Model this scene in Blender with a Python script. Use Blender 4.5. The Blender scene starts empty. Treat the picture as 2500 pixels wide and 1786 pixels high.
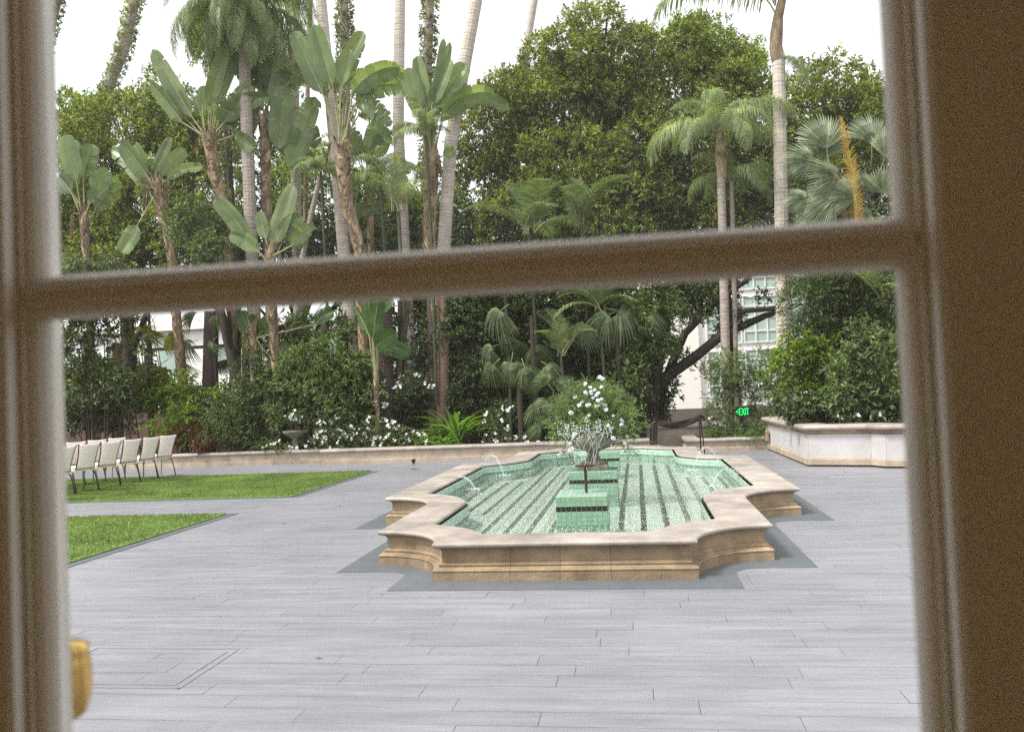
import bpy, math, random
import numpy as np
from mathutils import Vector, Matrix
rnd = random.Random(7)
RG = np.random.default_rng(11)
sc = bpy.context.scene
C = sc.collection

# ------------------------------------------------------------------ camera
F_PX, PITCH, ROLL, YAW = 2027.1, -0.03168, -0.04287, -0.14753
CAM = np.array([0.6645, -12.2405, 1.55])
_fw = np.array([math.sin(YAW)*math.cos(PITCH), math.cos(YAW)*math.cos(PITCH), -math.sin(PITCH)*-1*-1])
_fw = np.array([math.sin(YAW)*math.cos(PITCH), math.cos(YAW)*math.cos(PITCH), -math.sin(PITCH)])
_rt = np.array([math.cos(YAW), -math.sin(YAW), 0.0]); _up = np.cross(_rt, _fw)
_c, _s = math.cos(ROLL), math.sin(ROLL)
RT = _rt*_c + _up*_s; UP = -_rt*_s + _up*_c; FW = _fw
cd = bpy.data.cameras.new('camera'); cam = bpy.data.objects.new('camera', cd); C.objects.link(cam)
M = Matrix([[RT[i], UP[i], -FW[i], CAM[i]] for i in range(3)] + [[0, 0, 0, 1]])
cam.matrix_world = M
cd.sensor_width = 36; cd.lens = F_PX/2500*36; cd.clip_start = 0.02; cd.clip_end = 500
cd.dof.use_dof = True; cd.dof.focus_distance = 12.0; cd.dof.aperture_fstop = 6.6
sc.camera = cam

def P(u, v, Y):
    """world point seen at photo position (u, v) (2273-px wide picture) whose world y is Y"""
    k = 2500/2273
    d = FW + RT*(u*k-1250)/F_PX - UP*(v*k-893)/F_PX
    t = (Y-CAM[1])/d[1]
    return CAM + d*t
def PZ(u, v, z):
    k = 2500/2273
    d = FW + RT*(u*k-1250)/F_PX - UP*(v*k-893)/F_PX
    return CAM + d*(z-CAM[2])/d[2]
def mpp(Y):                       # metres per photo pixel at world depth Y
    return (Y-CAM[1])/1843.0

# ------------------------------------------------------------------ world + sun
w = bpy.data.worlds.new('World'); sc.world = w; w.use_nodes = True
nt = w.node_tree; nt.nodes.clear()
sky = nt.nodes.new('ShaderNodeTexSky'); sky.sky_type = 'NISHITA'; sky.sun_disc = False
SUN_EL, SUN_ROT = math.radians(55), math.radians(238)
sky.sun_elevation = SUN_EL; sky.sun_rotation = SUN_ROT
sky.dust_density = 4.0; sky.air_density = 1.0; sky.ozone_density = 1.5
hs = nt.nodes.new('ShaderNodeHueSaturation'); hs.inputs['Saturation'].default_value = 0.32; hs.inputs['Value'].default_value = 1.0
mxw = nt.nodes.new('ShaderNodeMixRGB'); mxw.inputs[0].default_value = 0.55
mxw.inputs[2].default_value = (6.9, 6.8, 6.75, 1)
bg = nt.nodes.new('ShaderNodeBackground'); bg.inputs[1].default_value = 0.15
wo = nt.nodes.new('ShaderNodeOutputWorld')
nt.links.new(sky.outputs[0], hs.inputs['Color']); nt.links.new(hs.outputs[0], mxw.inputs[1])
nt.links.new(mxw.outputs[0], bg.inputs[0]); nt.links.new(bg.outputs[0], wo.inputs[0])
sd = bpy.data.lights.new('sun', 'SUN'); sd.energy = 2.3; sd.angle = math.radians(12); sd.color = (1, 0.93, 0.82)
so = bpy.data.objects.new('sun', sd); C.objects.link(so)
az = SUN_ROT
sdir = Vector((math.sin(az)*math.cos(SUN_EL), math.cos(az)*math.cos(SUN_EL), math.sin(SUN_EL)))
so.rotation_euler = sdir.to_track_quat('Z', 'Y').to_euler(); so.location = (0, 0, 30)
sc.view_settings.view_transform = 'Standard'; sc.view_settings.look = 'None'
sc.view_settings.gamma = 1; sc.view_settings.use_curve_mapping = False
sc.view_settings.exposure = 0.93
sc.cycles.max_bounces = 10; sc.cycles.diffuse_bounces = 5; sc.cycles.glossy_bounces = 3
sc.cycles.transmission_bounces = 6; sc.cycles.transparent_max_bounces = 12
sc.cycles.use_denoising = False; sc.cycles.caustics_refractive = True; sc.cycles.caustics_reflective = False

# ------------------------------------------------------------------ materials
MATS = {}
def srgb(*c): return tuple(((x/255)/12.92 if x/255 <= .04045 else ((x/255+.055)/1.055)**2.4) for x in c)
def newmat(name):
    m = bpy.data.materials.new(name); m.use_nodes = True
    n = m.node_tree; n.nodes.clear()
    return m, n, n.nodes.new('ShaderNodeOutputMaterial')
def mat(name, col, rough=.6, var=0.15, nscale=3.0, bump=0.0, bscale=40.0, island=0.0, col2=None, metallic=0, spec=.4, stretch=(1, 1, 1), objrand=0.0, emit=None, coat=0, world=0.0):
    m, n, out = newmat(name)
    L = n.links
    b = n.nodes.new('ShaderNodeBsdfPrincipled'); L.new(b.outputs[0], out.inputs[0])
    b.inputs['Roughness'].default_value = rough; b.inputs['Metallic'].default_value = metallic
    b.inputs['Specular IOR Level'].default_value = spec
    if coat: b.inputs['Coat Weight'].default_value = coat
    tc = n.nodes.new('ShaderNodeTexCoord'); mp = n.nodes.new('ShaderNodeMapping'); mp.inputs['Scale'].default_value = stretch
    gp_ = n.nodes.new('ShaderNodeNewGeometry'); L.new(gp_.outputs['Position'] if world else tc.outputs['Object'], mp.inputs[0])
    no = n.nodes.new('ShaderNodeTexNoise'); no.inputs['Scale'].default_value = nscale; no.inputs['Detail'].default_value = 6
    no.inputs['Roughness'].default_value = .65
    L.new(mp.outputs[0], no.inputs[0])
    c1 = [x*(1-var) for x in col]; c2 = [min(1, x*(1+var)) for x in (col2 or col)]
    cr = n.nodes.new('ShaderNodeValToRGB'); cr.color_ramp.elements[0].position = .3; cr.color_ramp.elements[1].position = .7
    cr.color_ramp.elements[0].color = (*c1, 1); cr.color_ramp.elements[1].color = (*c2, 1)
    L.new(no.outputs[0], cr.inputs[0]); colo = cr.outputs[0]
    if world:
        nb = n.nodes.new('ShaderNodeTexNoise'); nb.inputs['Scale'].default_value = .55; nb.inputs['Detail'].default_value = 7; nb.inputs['Roughness'].default_value = .6
        L.new(gp_.outputs['Position'], nb.inputs[0])
        mb_ = n.nodes.new('ShaderNodeMapRange'); mb_.inputs[1].default_value = .32; mb_.inputs[2].default_value = .68; mb_.inputs[3].default_value = 1-world; mb_.inputs[4].default_value = 1+world
        L.new(nb.outputs[0], mb_.inputs[0]); hw = n.nodes.new('ShaderNodeHueSaturation'); L.new(mb_.outputs[0], hw.inputs['Value']); L.new(colo, hw.inputs['Color']); colo = hw.outputs[0]
    if island or objrand:
        hv = n.nodes.new('ShaderNodeHueSaturation')
        g = n.nodes.new('ShaderNodeNewGeometry'); oi = n.nodes.new('ShaderNodeObjectInfo')
        ad = n.nodes.new('ShaderNodeMath'); ad.operation = 'ADD'; L.new(g.outputs['Random Per Island'], ad.inputs[0]); L.new(oi.outputs['Random'], ad.inputs[1])
        fr = n.nodes.new('ShaderNodeMath'); fr.operation = 'FRACT'; L.new(ad.outputs[0], fr.inputs[0])
        mr = n.nodes.new('ShaderNodeMapRange'); a = island or objrand
        mr.inputs[3].default_value = 1-a; mr.inputs[4].default_value = 1+a
        L.new(fr.outputs[0], mr.inputs[0]); L.new(mr.outputs[0], hv.inputs['Value'])
        L.new(colo, hv.inputs['Color']); colo = hv.outputs[0]
    L.new(colo, b.inputs['Base Color'])
    if bump:
        n2 = n.nodes.new('ShaderNodeTexNoise'); n2.inputs['Scale'].default_value = bscale; n2.inputs['Detail'].default_value = 4
        L.new(mp.outputs[0], n2.inputs[0])
        bp = n.nodes.new('ShaderNodeBump'); bp.inputs['Strength'].default_value = bump; bp.inputs['Distance'].default_value = .01
        L.new(n2.outputs[0], bp.inputs['Height']); L.new(bp.outputs[0], b.inputs['Normal'])
    if emit:
        b.inputs['Emission Color'].default_value = (*emit[0], 1); b.inputs['Emission Strength'].default_value = emit[1]
    MATS[name] = m
    return m
def leafmat(name, c1, c2, c3=None, rough=.45, trans=.35, spec=.35, yellow=None, alpha=None):
    """foliage: every leaf (mesh island) gets its own tint; some light comes through the blade"""
    m, n, out = newmat(name); L = n.links
    g = n.nodes.new('ShaderNodeNewGeometry'); oi = n.nodes.new('ShaderNodeObjectInfo')
    ad = n.nodes.new('ShaderNodeMath'); ad.operation = 'ADD'; L.new(g.outputs['Random Per Island'], ad.inputs[0]); L.new(oi.outputs['Random'], ad.inputs[1])
    fr = n.nodes.new('ShaderNodeMath'); fr.operation = 'FRACT'; L.new(ad.outputs[0], fr.inputs[0])
    cr = n.nodes.new('ShaderNodeValToRGB'); e = cr.color_ramp.elements
    e[0].color = (*c1, 1); e[1].color = (*c2, 1); e[1].position = .68
    if c3: k = e.new(1.0); k.color = (*c3, 1)
    if yellow: e[-1].position = .93; k = e.new(.97); k.color = (*yellow, 1)
    L.new(fr.outputs[0], cr.inputs[0])
    tc = n.nodes.new('ShaderNodeTexCoord'); no = n.nodes.new('ShaderNodeTexNoise'); no.inputs['Scale'].default_value = 1.1; no.inputs['Detail'].default_value = 3
    L.new(tc.outputs['Object'], no.inputs[0])
    mr = n.nodes.new('ShaderNodeMapRange'); mr.inputs[1].default_value = .3; mr.inputs[2].default_value = .7; mr.inputs[3].default_value = .6; mr.inputs[4].default_value = 1.45
    L.new(no.outputs[0], mr.inputs[0])
    hv = n.nodes.new('ShaderNodeHueSaturation'); L.new(cr.outputs[0], hv.inputs['Color']); L.new(mr.outputs[0], hv.inputs['Value'])
    b = n.nodes.new('ShaderNodeBsdfPrincipled'); b.inputs['Roughness'].default_value = rough; b.inputs['Specular IOR Level'].default_value = spec
    L.new(hv.outputs[0], b.inputs['Base Color'])
    t = n.nodes.new('ShaderNodeBsdfTranslucent')
    h2 = n.nodes.new('ShaderNodeMixRGB'); h2.blend_type = 'MULTIPLY'; h2.inputs[0].default_value = 1; h2.inputs[2].default_value = (1.5, 1.55, .6, 1)
    L.new(hv.outputs[0], h2.inputs[1]); L.new(h2.outputs[0], t.inputs[0])
    mx = n.nodes.new('ShaderNodeMixShader'); mx.inputs[0].default_value = trans
    L.new(b.outputs[0], mx.inputs[1]); L.new(t.outputs[0], mx.inputs[2]); L.new(mx.outputs[0], out.inputs[0])
    MATS[name] = m
    return m

stone = mat('limestone', (.20, .14, .085), .75, .2, 3.0, .5, 50, col2=(.34, .255, .16), objrand=.08, world=.26)
stone_top = mat('coping_stone', (.30, .26, .23), .45, .15, 2.2, .3, 70, col2=(.41, .365, .33), objrand=.03, world=.16)
cream = mat('cream_stone', (.34, .27, .20), .7, .12, 4, .3, 60, col2=(.44, .37, .29), objrand=.06, world=.12)
render_white = mat('white_render', (.50, .485, .49), .8, .08, 3, .3, 120, world=.06)
plankm = mat('porcelain_plank', (.208, .212, .245), .40, .13, 1.4, .25, 120, col2=(.242, .246, .275), objrand=.055, stretch=(1, 9, 1), spec=.5, world=.10)
inlaym = mat('dark_paver', (.115, .130, .150), .42, .1, 5, .15, 80, objrand=.07, spec=.5)
groutm = mat('joint_grout', (.215, .22, .24), .85, .1, 8)
soilm = mat('planting_soil', (.035, .022, .014), .95, .3, 8, .8, 25)
turfm = mat('turf_base', (.11, .19, .04), .9, .25, 6, .8, 90, col2=(.15, .24, .055))
turfleaf = leafmat('turf_blade', (.14, .20, .055), (.18, .25, .07), (.23, .30, .11), rough=.6, trans=.25, spec=.2)
tile_g = mat('mint_tile', (.38, .55, .45), .18, .08, 10, 0, island=.13, spec=.5)
tile_b = mat('black_tile', (.02, .018, .016), .15, .1, 10, 0, island=.25, spec=.5)
tile_s = mat('brown_black_tile', (.045, .035, .025), .3, .2, 10, 0, island=.3)
tile_floor = mat('pool_floor_tile', (.80, .88, .81), .3, .1, 6, 0, island=.10)
trunk_grey = mat('palm_bark', (.30, .25, .22), .85, .2, 5, .9, 30, col2=(.42, .37, .33), stretch=(1, 1, 5))
trunk_pale = mat('pale_palm_bark', (.46, .40, .35), .8, .15, 4, .6, 25, col2=(.56, .50, .45), stretch=(1, 1, 4))
trunk_purple = mat('dark_palm_bark', (.085, .06, .056), .9, .25, 6, 1, 30, stretch=(1, 1, 6))
fibre = mat('brown_leaf_sheath', (.145, .095, .055), .85, .35, 3, .9, 40, island=.55, col2=(.32, .24, .155), stretch=(3, 3, 1))
branchm = mat('tree_bark', (.045, .035, .028), .9, .3, 8, .9, 30)
ficus_l = leafmat('ficus_leaf', (.060, .092, .020), (.19, .235, .045), (.40, .43, .12), trans=.40, spec=.5)  # palest tint paints bright highlights onto random leaves
ficus_b = leafmat('bright_ficus_leaf', (.11, .17, .03), (.21, .30, .06), (.34, .42, .10), trans=.45)
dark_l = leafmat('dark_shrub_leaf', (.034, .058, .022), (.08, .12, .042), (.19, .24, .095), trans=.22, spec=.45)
mid_l = leafmat('shrub_leaf', (.055, .095, .032), (.12, .175, .055), (.23, .29, .11), trans=.3, spec=.45)
yell_l = leafmat('yellow_green_leaf', (.07, .13, .02), (.15, .24, .03), (.28, .34, .05), trans=.4)
grey_l = leafmat('ivy_leaf', (.14, .18, .06), (.24, .28, .11), (.34, .37, .18), trans=.35)
red_l = leafmat('copper_leaf', (.07, .025, .012), (.15, .05, .016), (.10, .09, .02), trans=.3)
strel = leafmat('bird_of_paradise_leaf', (.12, .175, .075), (.18, .245, .105), (.25, .31, .16), rough=.34, trans=.40, spec=.5)
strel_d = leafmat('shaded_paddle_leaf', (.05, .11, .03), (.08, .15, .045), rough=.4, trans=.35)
stalkm = mat('leaf_stalk', (.22, .20, .09), .6, .25, 4, 0, col2=(.30, .30, .15))
queen_l = leafmat('queen_palm_leaflet', (.16, .21, .10), (.24, .30, .15), (.32, .38, .22), trans=.45)
kentia_l = leafmat('kentia_leaflet', (.07, .11, .045), (.12, .17, .075), (.20, .25, .12), trans=.3)
fan_l = leafmat('fan_palm_leaf', (.10, .14, .07), (.17, .22, .12), (.27, .31, .20), trans=.28, spec=.5)
fan_y = leafmat('yellow_fan_leaf', (.16, .16, .03), (.26, .24, .05), (.16, .20, .06), trans=.5)
orange_l = leafmat('orange_frond', (.42, .24, .05), (.60, .36, .07), (.40, .38, .12), trans=.4)
strap_l = leafmat('strap_leaf', (.07, .17, .025), (.14, .28, .04), (.28, .40, .07), trans=.4, spec=.5)
fern_l = leafmat('fern_leaf', (.06, .12, .035), (.11, .185, .055), (.18, .26, .10), trans=.4)
petal = mat('white_petal', (.80, .80, .82), .6, .04, 5)
white_paint = mat('cream_door_paint', (.86, .82, .74), .34, .03, 6, 0)
room_wall = mat('warm_room_wall', (.74, .60, .36), .8, .05, 3)
room_floor = mat('dark_wood_floor', (.48, .36, .20), .4, .2, 4, stretch=(1, 8, 1))
brass = mat('brass', (.75, .50, .17), .28, .1, 10, metallic=1)
blackm = mat('black_metal', (.02, .017, .015), .4, .1, 10)
cloth_brown = mat('brown_cloth', (.022, .012, .009), .9, .2, 12, .3, 60)
chair_back = mat('white_sling_fabric', (.97, .83, .86), .7, .06, 30, .3, 300)
chair_seat = mat('ivory_cushion', (.90, .87, .80), .8, .04, 20, .2, 200)
chrome = mat('dull_chrome', (.42, .40, .38), .3, .1, 10, metallic=.9)
bronze = mat('bronze_tube', (.07, .045, .035), .4, .1, 10, metallic=.6)
urn_stone = mat('urn_stone', (.11, .108, .085), .85, .35, 9, .8, 40, col2=(.21, .195, .155))
terra = mat('terracotta', (.25, .09, .04), .8, .2, 6, .2, 40)
brownwall = mat('brown_garden_wall', (.13, .085, .07), .85, .2, 2, .3, 40)
bldw = mat('sunlit_plaster', (.88, .87, .85), .8, .03, 1)
bldwarm = mat('peach_plaster', (.88, .84, .79), .8, .03, 1)
winframe = mat('white_window_frame', (.78, .78, .76), .5, .03, 3)
winglass = mat('curtained_glass', (.38, .50, .44), .15, .12, 2, spec=.6, stretch=(8, 8, .3))
signbox = mat('black_sign_box', (.012, .012, .012), .4, .1, 10)
signgreen = mat('green_sign_light', (.0, .5, .08), .5, 0, 10, emit=((.0, .62, .12), 1.1))

def glassmat(veil):
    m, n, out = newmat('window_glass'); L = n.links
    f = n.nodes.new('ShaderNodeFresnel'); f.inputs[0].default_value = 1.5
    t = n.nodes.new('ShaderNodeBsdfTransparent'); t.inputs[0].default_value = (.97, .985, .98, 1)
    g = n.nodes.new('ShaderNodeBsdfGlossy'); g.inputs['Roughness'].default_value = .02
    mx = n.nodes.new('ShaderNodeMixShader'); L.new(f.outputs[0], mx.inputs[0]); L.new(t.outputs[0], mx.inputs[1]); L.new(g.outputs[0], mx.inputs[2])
    d = n.nodes.new('ShaderNodeBsdfTranslucent'); d.inputs[0].default_value = (.9, .9, .88, 1)  # pale scatter stands in for glare from the bright sky
    m2 = n.nodes.new('ShaderNodeMixShader'); m2.inputs[0].default_value = veil; L.new(mx.outputs[0], m2.inputs[1]); L.new(d.outputs[0], m2.inputs[2])
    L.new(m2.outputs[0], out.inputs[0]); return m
glass = glassmat(.016); glass_veiled = glassmat(.034)  # glare painted into both glasses, stronger for the upper pane
def watermat():
    m, n, out = newmat('fountain_water'); L = n.links
    tc = n.nodes.new('ShaderNodeTexCoord')
    bp = n.nodes.new('ShaderNodeBump'); bp.inputs['Strength'].default_value = .8; bp.inputs['Distance'].default_value = .02
    n1 = n.nodes.new('ShaderNodeTexNoise'); n1.inputs['Scale'].default_value = 11; n1.inputs['Detail'].default_value = 5; n1.inputs['Distortion'].default_value = .8
    L.new(tc.outputs['Object'], n1.inputs[0]); L.new(n1.outputs[0], bp.inputs['Height'])
    f = n.nodes.new('ShaderNodeFresnel'); f.inputs[0].default_value = 1.333; L.new(bp.outputs[0], f.inputs['Normal'])
    t = n.nodes.new('ShaderNodeBsdfTransparent'); t.inputs[0].default_value = (.94, .99, .965, 1)
    g = n.nodes.new('ShaderNodeBsdfGlossy'); g.inputs['Roughness'].default_value = .04; L.new(bp.outputs[0], g.inputs['Normal'])
    mx = n.nodes.new('ShaderNodeMixShader'); r = n.nodes.new('ShaderNodeBsdfRefraction'); r.inputs['IOR'].default_value = 1.333; r.inputs['Roughness'].default_value = .02; r.inputs['Color'].default_value = (.93, .99, .96, 1); L.new(bp.outputs[0], r.inputs['Normal'])
    m3 = n.nodes.new('ShaderNodeMixShader'); m3.inputs[0].default_value = .18; L.new(t.outputs[0], m3.inputs[1]); L.new(r.outputs[0], m3.inputs[2])
    L.new(f.outputs[0], mx.inputs[0]); L.new(m3.outputs[0], mx.inputs[1]); L.new(g.outputs[0], mx.inputs[2])
    L.new(mx.outputs[0], out.inputs[0]); return m
water = watermat()
def spraymat():
    m, n, out = newmat('spray_water'); L = n.links
    b = n.nodes.new('ShaderNodeBsdfPrincipled'); b.inputs['Base Color'].default_value = (.86, .90, .92, 1)
    b.inputs['Roughness'].default_value = .1; b.inputs['Transmission Weight'].default_value = .45; b.inputs['IOR'].default_value = 1.33
    L.new(b.outputs[0], out.inputs[0]); return m
spray = spraymat()

# ------------------------------------------------------------------ builders
def tag(o, label=None, cat=None, group=None, kind=None):
    if label: o['label'] = label
    if cat: o['category'] = cat
    if group: o['group'] = group
    if kind: o['kind'] = kind
    return o
def rawmesh(name, V, F, mats=None, smooth=False, mi=None):
    me = bpy.data.meshes.new(name)
    V = np.asarray(V, dtype=np.float32).reshape(-1, 3)
    if isinstance(F, np.ndarray):
        k = F.shape[1]; n = len(F)
        me.vertices.add(len(V)); me.vertices.foreach_set('co', V.ravel())
        me.loops.add(n*k); me.loops.foreach_set('vertex_index', F.astype(np.int32).ravel())
        me.polygons.add(n); me.polygons.foreach_set('loop_start', np.arange(0, n*k, k, dtype=np.int32))
        me.polygons.foreach_set('loop_total', np.full(n, k, dtype=np.int32))
        me.update(calc_edges=True)
    else:
        me.from_pydata([tuple(map(float, v)) for v in V], [], F)
        me.update()
    for m in (mats or []): me.materials.append(m)
    if mi is not None: me.polygons.foreach_set('material_index', np.asarray(mi, dtype=np.int32))
    if smooth: me.polygons.foreach_set('use_smooth', np.ones(len(me.polygons), dtype=bool))
    return me
def ob(name, me, parent=None, loc=(0, 0, 0)):
    o = bpy.data.objects.new(name, me); C.objects.link(o); o.location = loc
    if parent is not None: o.parent = parent
    return o
def empty(name, loc, label, cat, group=None, rz=0):
    o = bpy.data.objects.new(name, None); C.objects.link(o); o.location = loc; o.rotation_euler.z = rz
    return tag(o, label, cat, group)
class MB:
    def __init__(s): s.V = []; s.F = []; s.mi = []; s.n = 0
    def add(s, V, F, m=0):
        s.V.append(np.asarray(V, dtype=float).reshape(-1, 3)); s.F += [tuple(int(i)+s.n for i in f) for f in F]; s.mi += [m]*len(F); s.n += len(s.V[-1])
        return s
    def box(s, x0, x1, y0, y1, z0, z1, m=0):
        V = [(x, y, z) for x in (x0, x1) for y in (y0, y1) for z in (z0, z1)]
        return s.add(V, [(0, 1, 3, 2), (4, 6, 7, 5), (0, 4, 5, 1), (2, 3, 7, 6), (0, 2, 6, 4), (1, 5, 7, 3)], m)
    def tube(s, pts, rad, k=8, m=0, caps=True):
        pts = [np.asarray(p, float) for p in pts]; n = len(pts)
        rad = list(rad) if hasattr(rad, '__len__') else [rad]*n
        V = []; ref = np.array([0.31, 0.95, 0.1])
        for i, p in enumerate(pts):
            t = pts[min(i+1, n-1)]-pts[max(i-1, 0)]; t = t/(np.linalg.norm(t)+1e-9)
            a = np.cross(t, ref); a /= (np.linalg.norm(a)+1e-9); b = np.cross(t, a)
            for j in range(k):
                q = 2*math.pi*j/k; V.append(p+rad[i]*(a*math.cos(q)+b*math.sin(q)))
        F = [(i*k+j, i*k+(j+1) % k, (i+1)*k+(j+1) % k, (i+1)*k+j) for i in range(n-1) for j in range(k)]
        if caps: F += [tuple(range(k))[::-1], tuple((n-1)*k+j for j in range(k))]
        return s.add(V, F, m)
    def lathe(s, prof, k=24, m=0, c=(0, 0, 0), flute=None):
        V = []
        for r, z in prof:
            for j in range(k):
                q = 2*math.pi*j/k; rr = r*(1+(flute(q, z) if flute else 0)); V.append((c[0]+rr*math.cos(q), c[1]+rr*math.sin(q), c[2]+z))
        n = len(prof)
        F = [(i*k+j, i*k+(j+1) % k, (i+1)*k+(j+1) % k, (i+1)*k+j) for i in range(n-1) for j in range(k)]
        F += [tuple(range(k))[::-1], tuple((n-1)*k+j for j in range(k))]
        return s.add(V, F, m)
    def sphere(s, c, r, k=8, m=0):
        prof = [(r*math.sin(math.pi*i/k)+1e-5, -r*math.cos(math.pi*i/k)) for i in range(k+1)]
        return s.lathe(prof, k, m, c)
    def mesh(s, name, mats, smooth=False):
        return rawmesh(name, np.concatenate(s.V), s.F, mats, smooth, s.mi)
    def build(s, name, mats, parent=None, loc=(0, 0, 0), smooth=False):
        if not isinstance(mats, (list, tuple)): mats = [mats]
        return ob(name, s.mesh(name, mats, smooth), parent, loc)

# leaf generators -----------------------------------------------------------
def unit(a): return a/(np.linalg.norm(a, axis=-1, keepdims=True)+1e-9)
def leafcards(pos, d, nrm, L, W, fold=.25, shape='diamond'):
    """each leaf: 4 verts, 2 triangles folded along the midrib"""
    pos = np.asarray(pos); n = len(pos)
    d = unit(d); s = unit(np.cross(d, nrm)); nn = np.cross(s, d)
    L = np.broadcast_to(L, (n,))[:, None]; W = np.broadcast_to(W, (n,))[:, None]
    V = np.stack([pos, pos+d*L*.45+s*W*.5+nn*W*fold, pos+d*L-nn*L*.12, pos+d*L*.45-s*W*.5+nn*W*fold], 1).reshape(-1, 3)
    i = np.arange(n)[:, None]*4
    F = np.concatenate([i+np.array([[0, 1, 2]]), i+np.array([[0, 2, 3]])], 0)
    return V, F
def rand_dirs(n): return unit(RG.normal(size=(n, 3)))
def twigs(base, out, nl=9, tl=.25, L=.09, W=.035, spread=.9, up=.15):
    """leafy twigs: whorls of leaves set along short shoots"""
    n = len(base)
    ax = unit(out*.8+rand_dirs(n)*.65+np.array([0, 0, up]))
    t = np.linspace(.2, 1, nl)[None, :, None]
    pos = base[:, None, :]+ax[:, None, :]*tl*t*RG.uniform(.7, 1.3, (n, 1, 1))
    d = unit(ax[:, None, :]*.75+RG.normal(size=(n, nl, 3))*spread*.75)
    d[:, :, 2] -= .12
    nr = unit(RG.normal(size=(n, nl, 3))*.5+np.array([0, -.25, .8]))
    m = n*nl
    return leafcards(pos.reshape(m, 3), d.reshape(m, 3), nr.reshape(m, 3), L*RG.uniform(.5, 1.35, m), W*RG.uniform(.8, 1.2, m))
def merge(parts):
    V = []; F = []; n = 0
    for v, f in parts: V.append(v); F.append(f+n); n += len(v)
    return np.concatenate(V), np.concatenate(F)
def blobs_cloud(blobs, dens, front=True, inner=.35, sub=True, **kw):
    """blobs: (centre, radii). Sub-clumps on each blob, twigs on each sub-clump"""
    base = []; out = []
    for c, r in blobs:
        c = np.array(c); r = np.broadcast_to(np.array(r, float), (3,))
        area = 4*math.pi*((r[0]*r[1]+r[1]*r[2]+r[0]*r[2])/3)
        if sub:
            ns = max(6, int(area/(.75 if r.mean() > .7 else .22)))
            dd = rand_dirs(ns); cc = c+dd*r*RG.uniform(.60, 1.12, (ns, 1)); rs = RG.uniform(.22, .50, ns)*min(1, r.mean()*1.15)
            for k in range(ns):
                m = max(4, int(dens*4*math.pi*rs[k]**2*.9)); d2 = unit(rand_dirs(m)+dd[k]*.45+np.array([0, 0, .15]))
                base.append(cc[k]+d2*rs[k]*RG.uniform(.5, 1, (m, 1))); out.append(d2)
        else:
            m = max(6, int(dens*area)); d2 = rand_dirs(m)
            base.append(c+d2*r*RG.uniform(.45, 1, (m, 1))); out.append(d2)
        mi = int(dens*area*inner)
        d3 = rand_dirs(mi); base.append(c+d3*r*RG.uniform(0, .75, (mi, 1))); out.append(d3)
    b = np.concatenate(base); o = np.concatenate(out)
    return twigs(b, o, **kw)
def circles(spec, Y, dy=.7, thick=.8):
    """(u, v, radius px) in the picture at depth Y -> ellipsoids in the world"""
    res = []
    for s in spec:
        u, v, r = s[:3]; yy = Y+(s[3] if len(s) > 3 else rnd.uniform(-dy, dy)); R = r*mpp(yy)
        res.append((P(u, v, yy), (R, R*thick, R)))
    return res
def crown(name, blobs, dens, m, parent, loc, **kw):
    V, F = blobs_cloud(blobs, dens, **kw)
    return ob(name, rawmesh(name, V-np.array(loc), F, [m]), parent)

def tree(label, base_uv, Y, spec, m, dens=26, cat='tree', group=None, name='ficus_tree', trunk=True, trunk_r=.16, trunk_pts=None, bark=None, z0=0.0, dy=.9, thick=.8, **kw):
    b = P(base_uv[0], base_uv[1], Y); loc = np.array([b[0], Y, z0])
    t = empty(name, loc, label, cat, group)
    bl = circles(spec, Y, dy, thick)
    crown('crown', bl, dens, m, t, loc, **kw)
    if trunk:
        mb = MB(); top = np.mean([c for c, r in bl], 0)
        mid = (loc*.45+top*.55)+np.array([rnd.uniform(-.3, .3), 0, 0])
        mb.tube([(0, 0, 0), (mid-loc)*.5, mid-loc, top-loc], [trunk_r*1.25, trunk_r, trunk_r*.75, trunk_r*.35], 8)
        for c, r in bl[::2]:
            q = c-loc; s0 = (mid-loc)*rnd.uniform(.6, 1)
            mb.tube([s0, (s0+q)/2+np.array([0, 0, -.1]), q], [trunk_r*.45, trunk_r*.3, trunk_r*.1], 6)
        mb.build('trunk', bark or branchm, t, smooth=True)
    return t

# ================================================================== SETTING
o = ob('ground', rawmesh('ground', [(-150, -60, -.6), (150, -60, -.6), (150, 240, -.6), (-150, 240, -.6)], [(0, 1, 2, 3)], [soilm])); tag(o, kind='structure')

# ---- fountain plan outline (offset o outward, negative inward)
A_, B_, C_, L_, M_, N_, P_ = 1.097, 1.775, 2.465, 5.454, 4.754, 2.998, 2.316
R1 = B_-A_; R2 = C_-B_
NA = 10
def quarter(o, side):
    """points of one corner (front-right quadrant: x>0,y<0), from the front edge round to the side edge"""
    pts = []
    for (cx, cy, r, k0) in ((B_, -L_, (R1+L_-M_)/2, 1), (C_, -N_, R2, 0)):
        R = r-o; s = math.asin(max(-1, min(1, -o/R)))
        for i in range(NA+1):
            th = s*k0+(math.pi/2-(1+k0)*s)*i/NA
            pts.append((cx-R*math.cos(th), cy+R*math.sin(th)))
    return pts
def outline(o):
    q = quarter(o, 0)
    fr = q                                     # front right
    br = [(x, -y) for x, y in q[::-1]]         # back right
    bl = [(-x, -y) for x, y in q]              # back left
    fl = [(-x, y) for x, y in q[::-1]]         # front left
    return fr+br+bl+fl
NO = len(outline(0))
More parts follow.
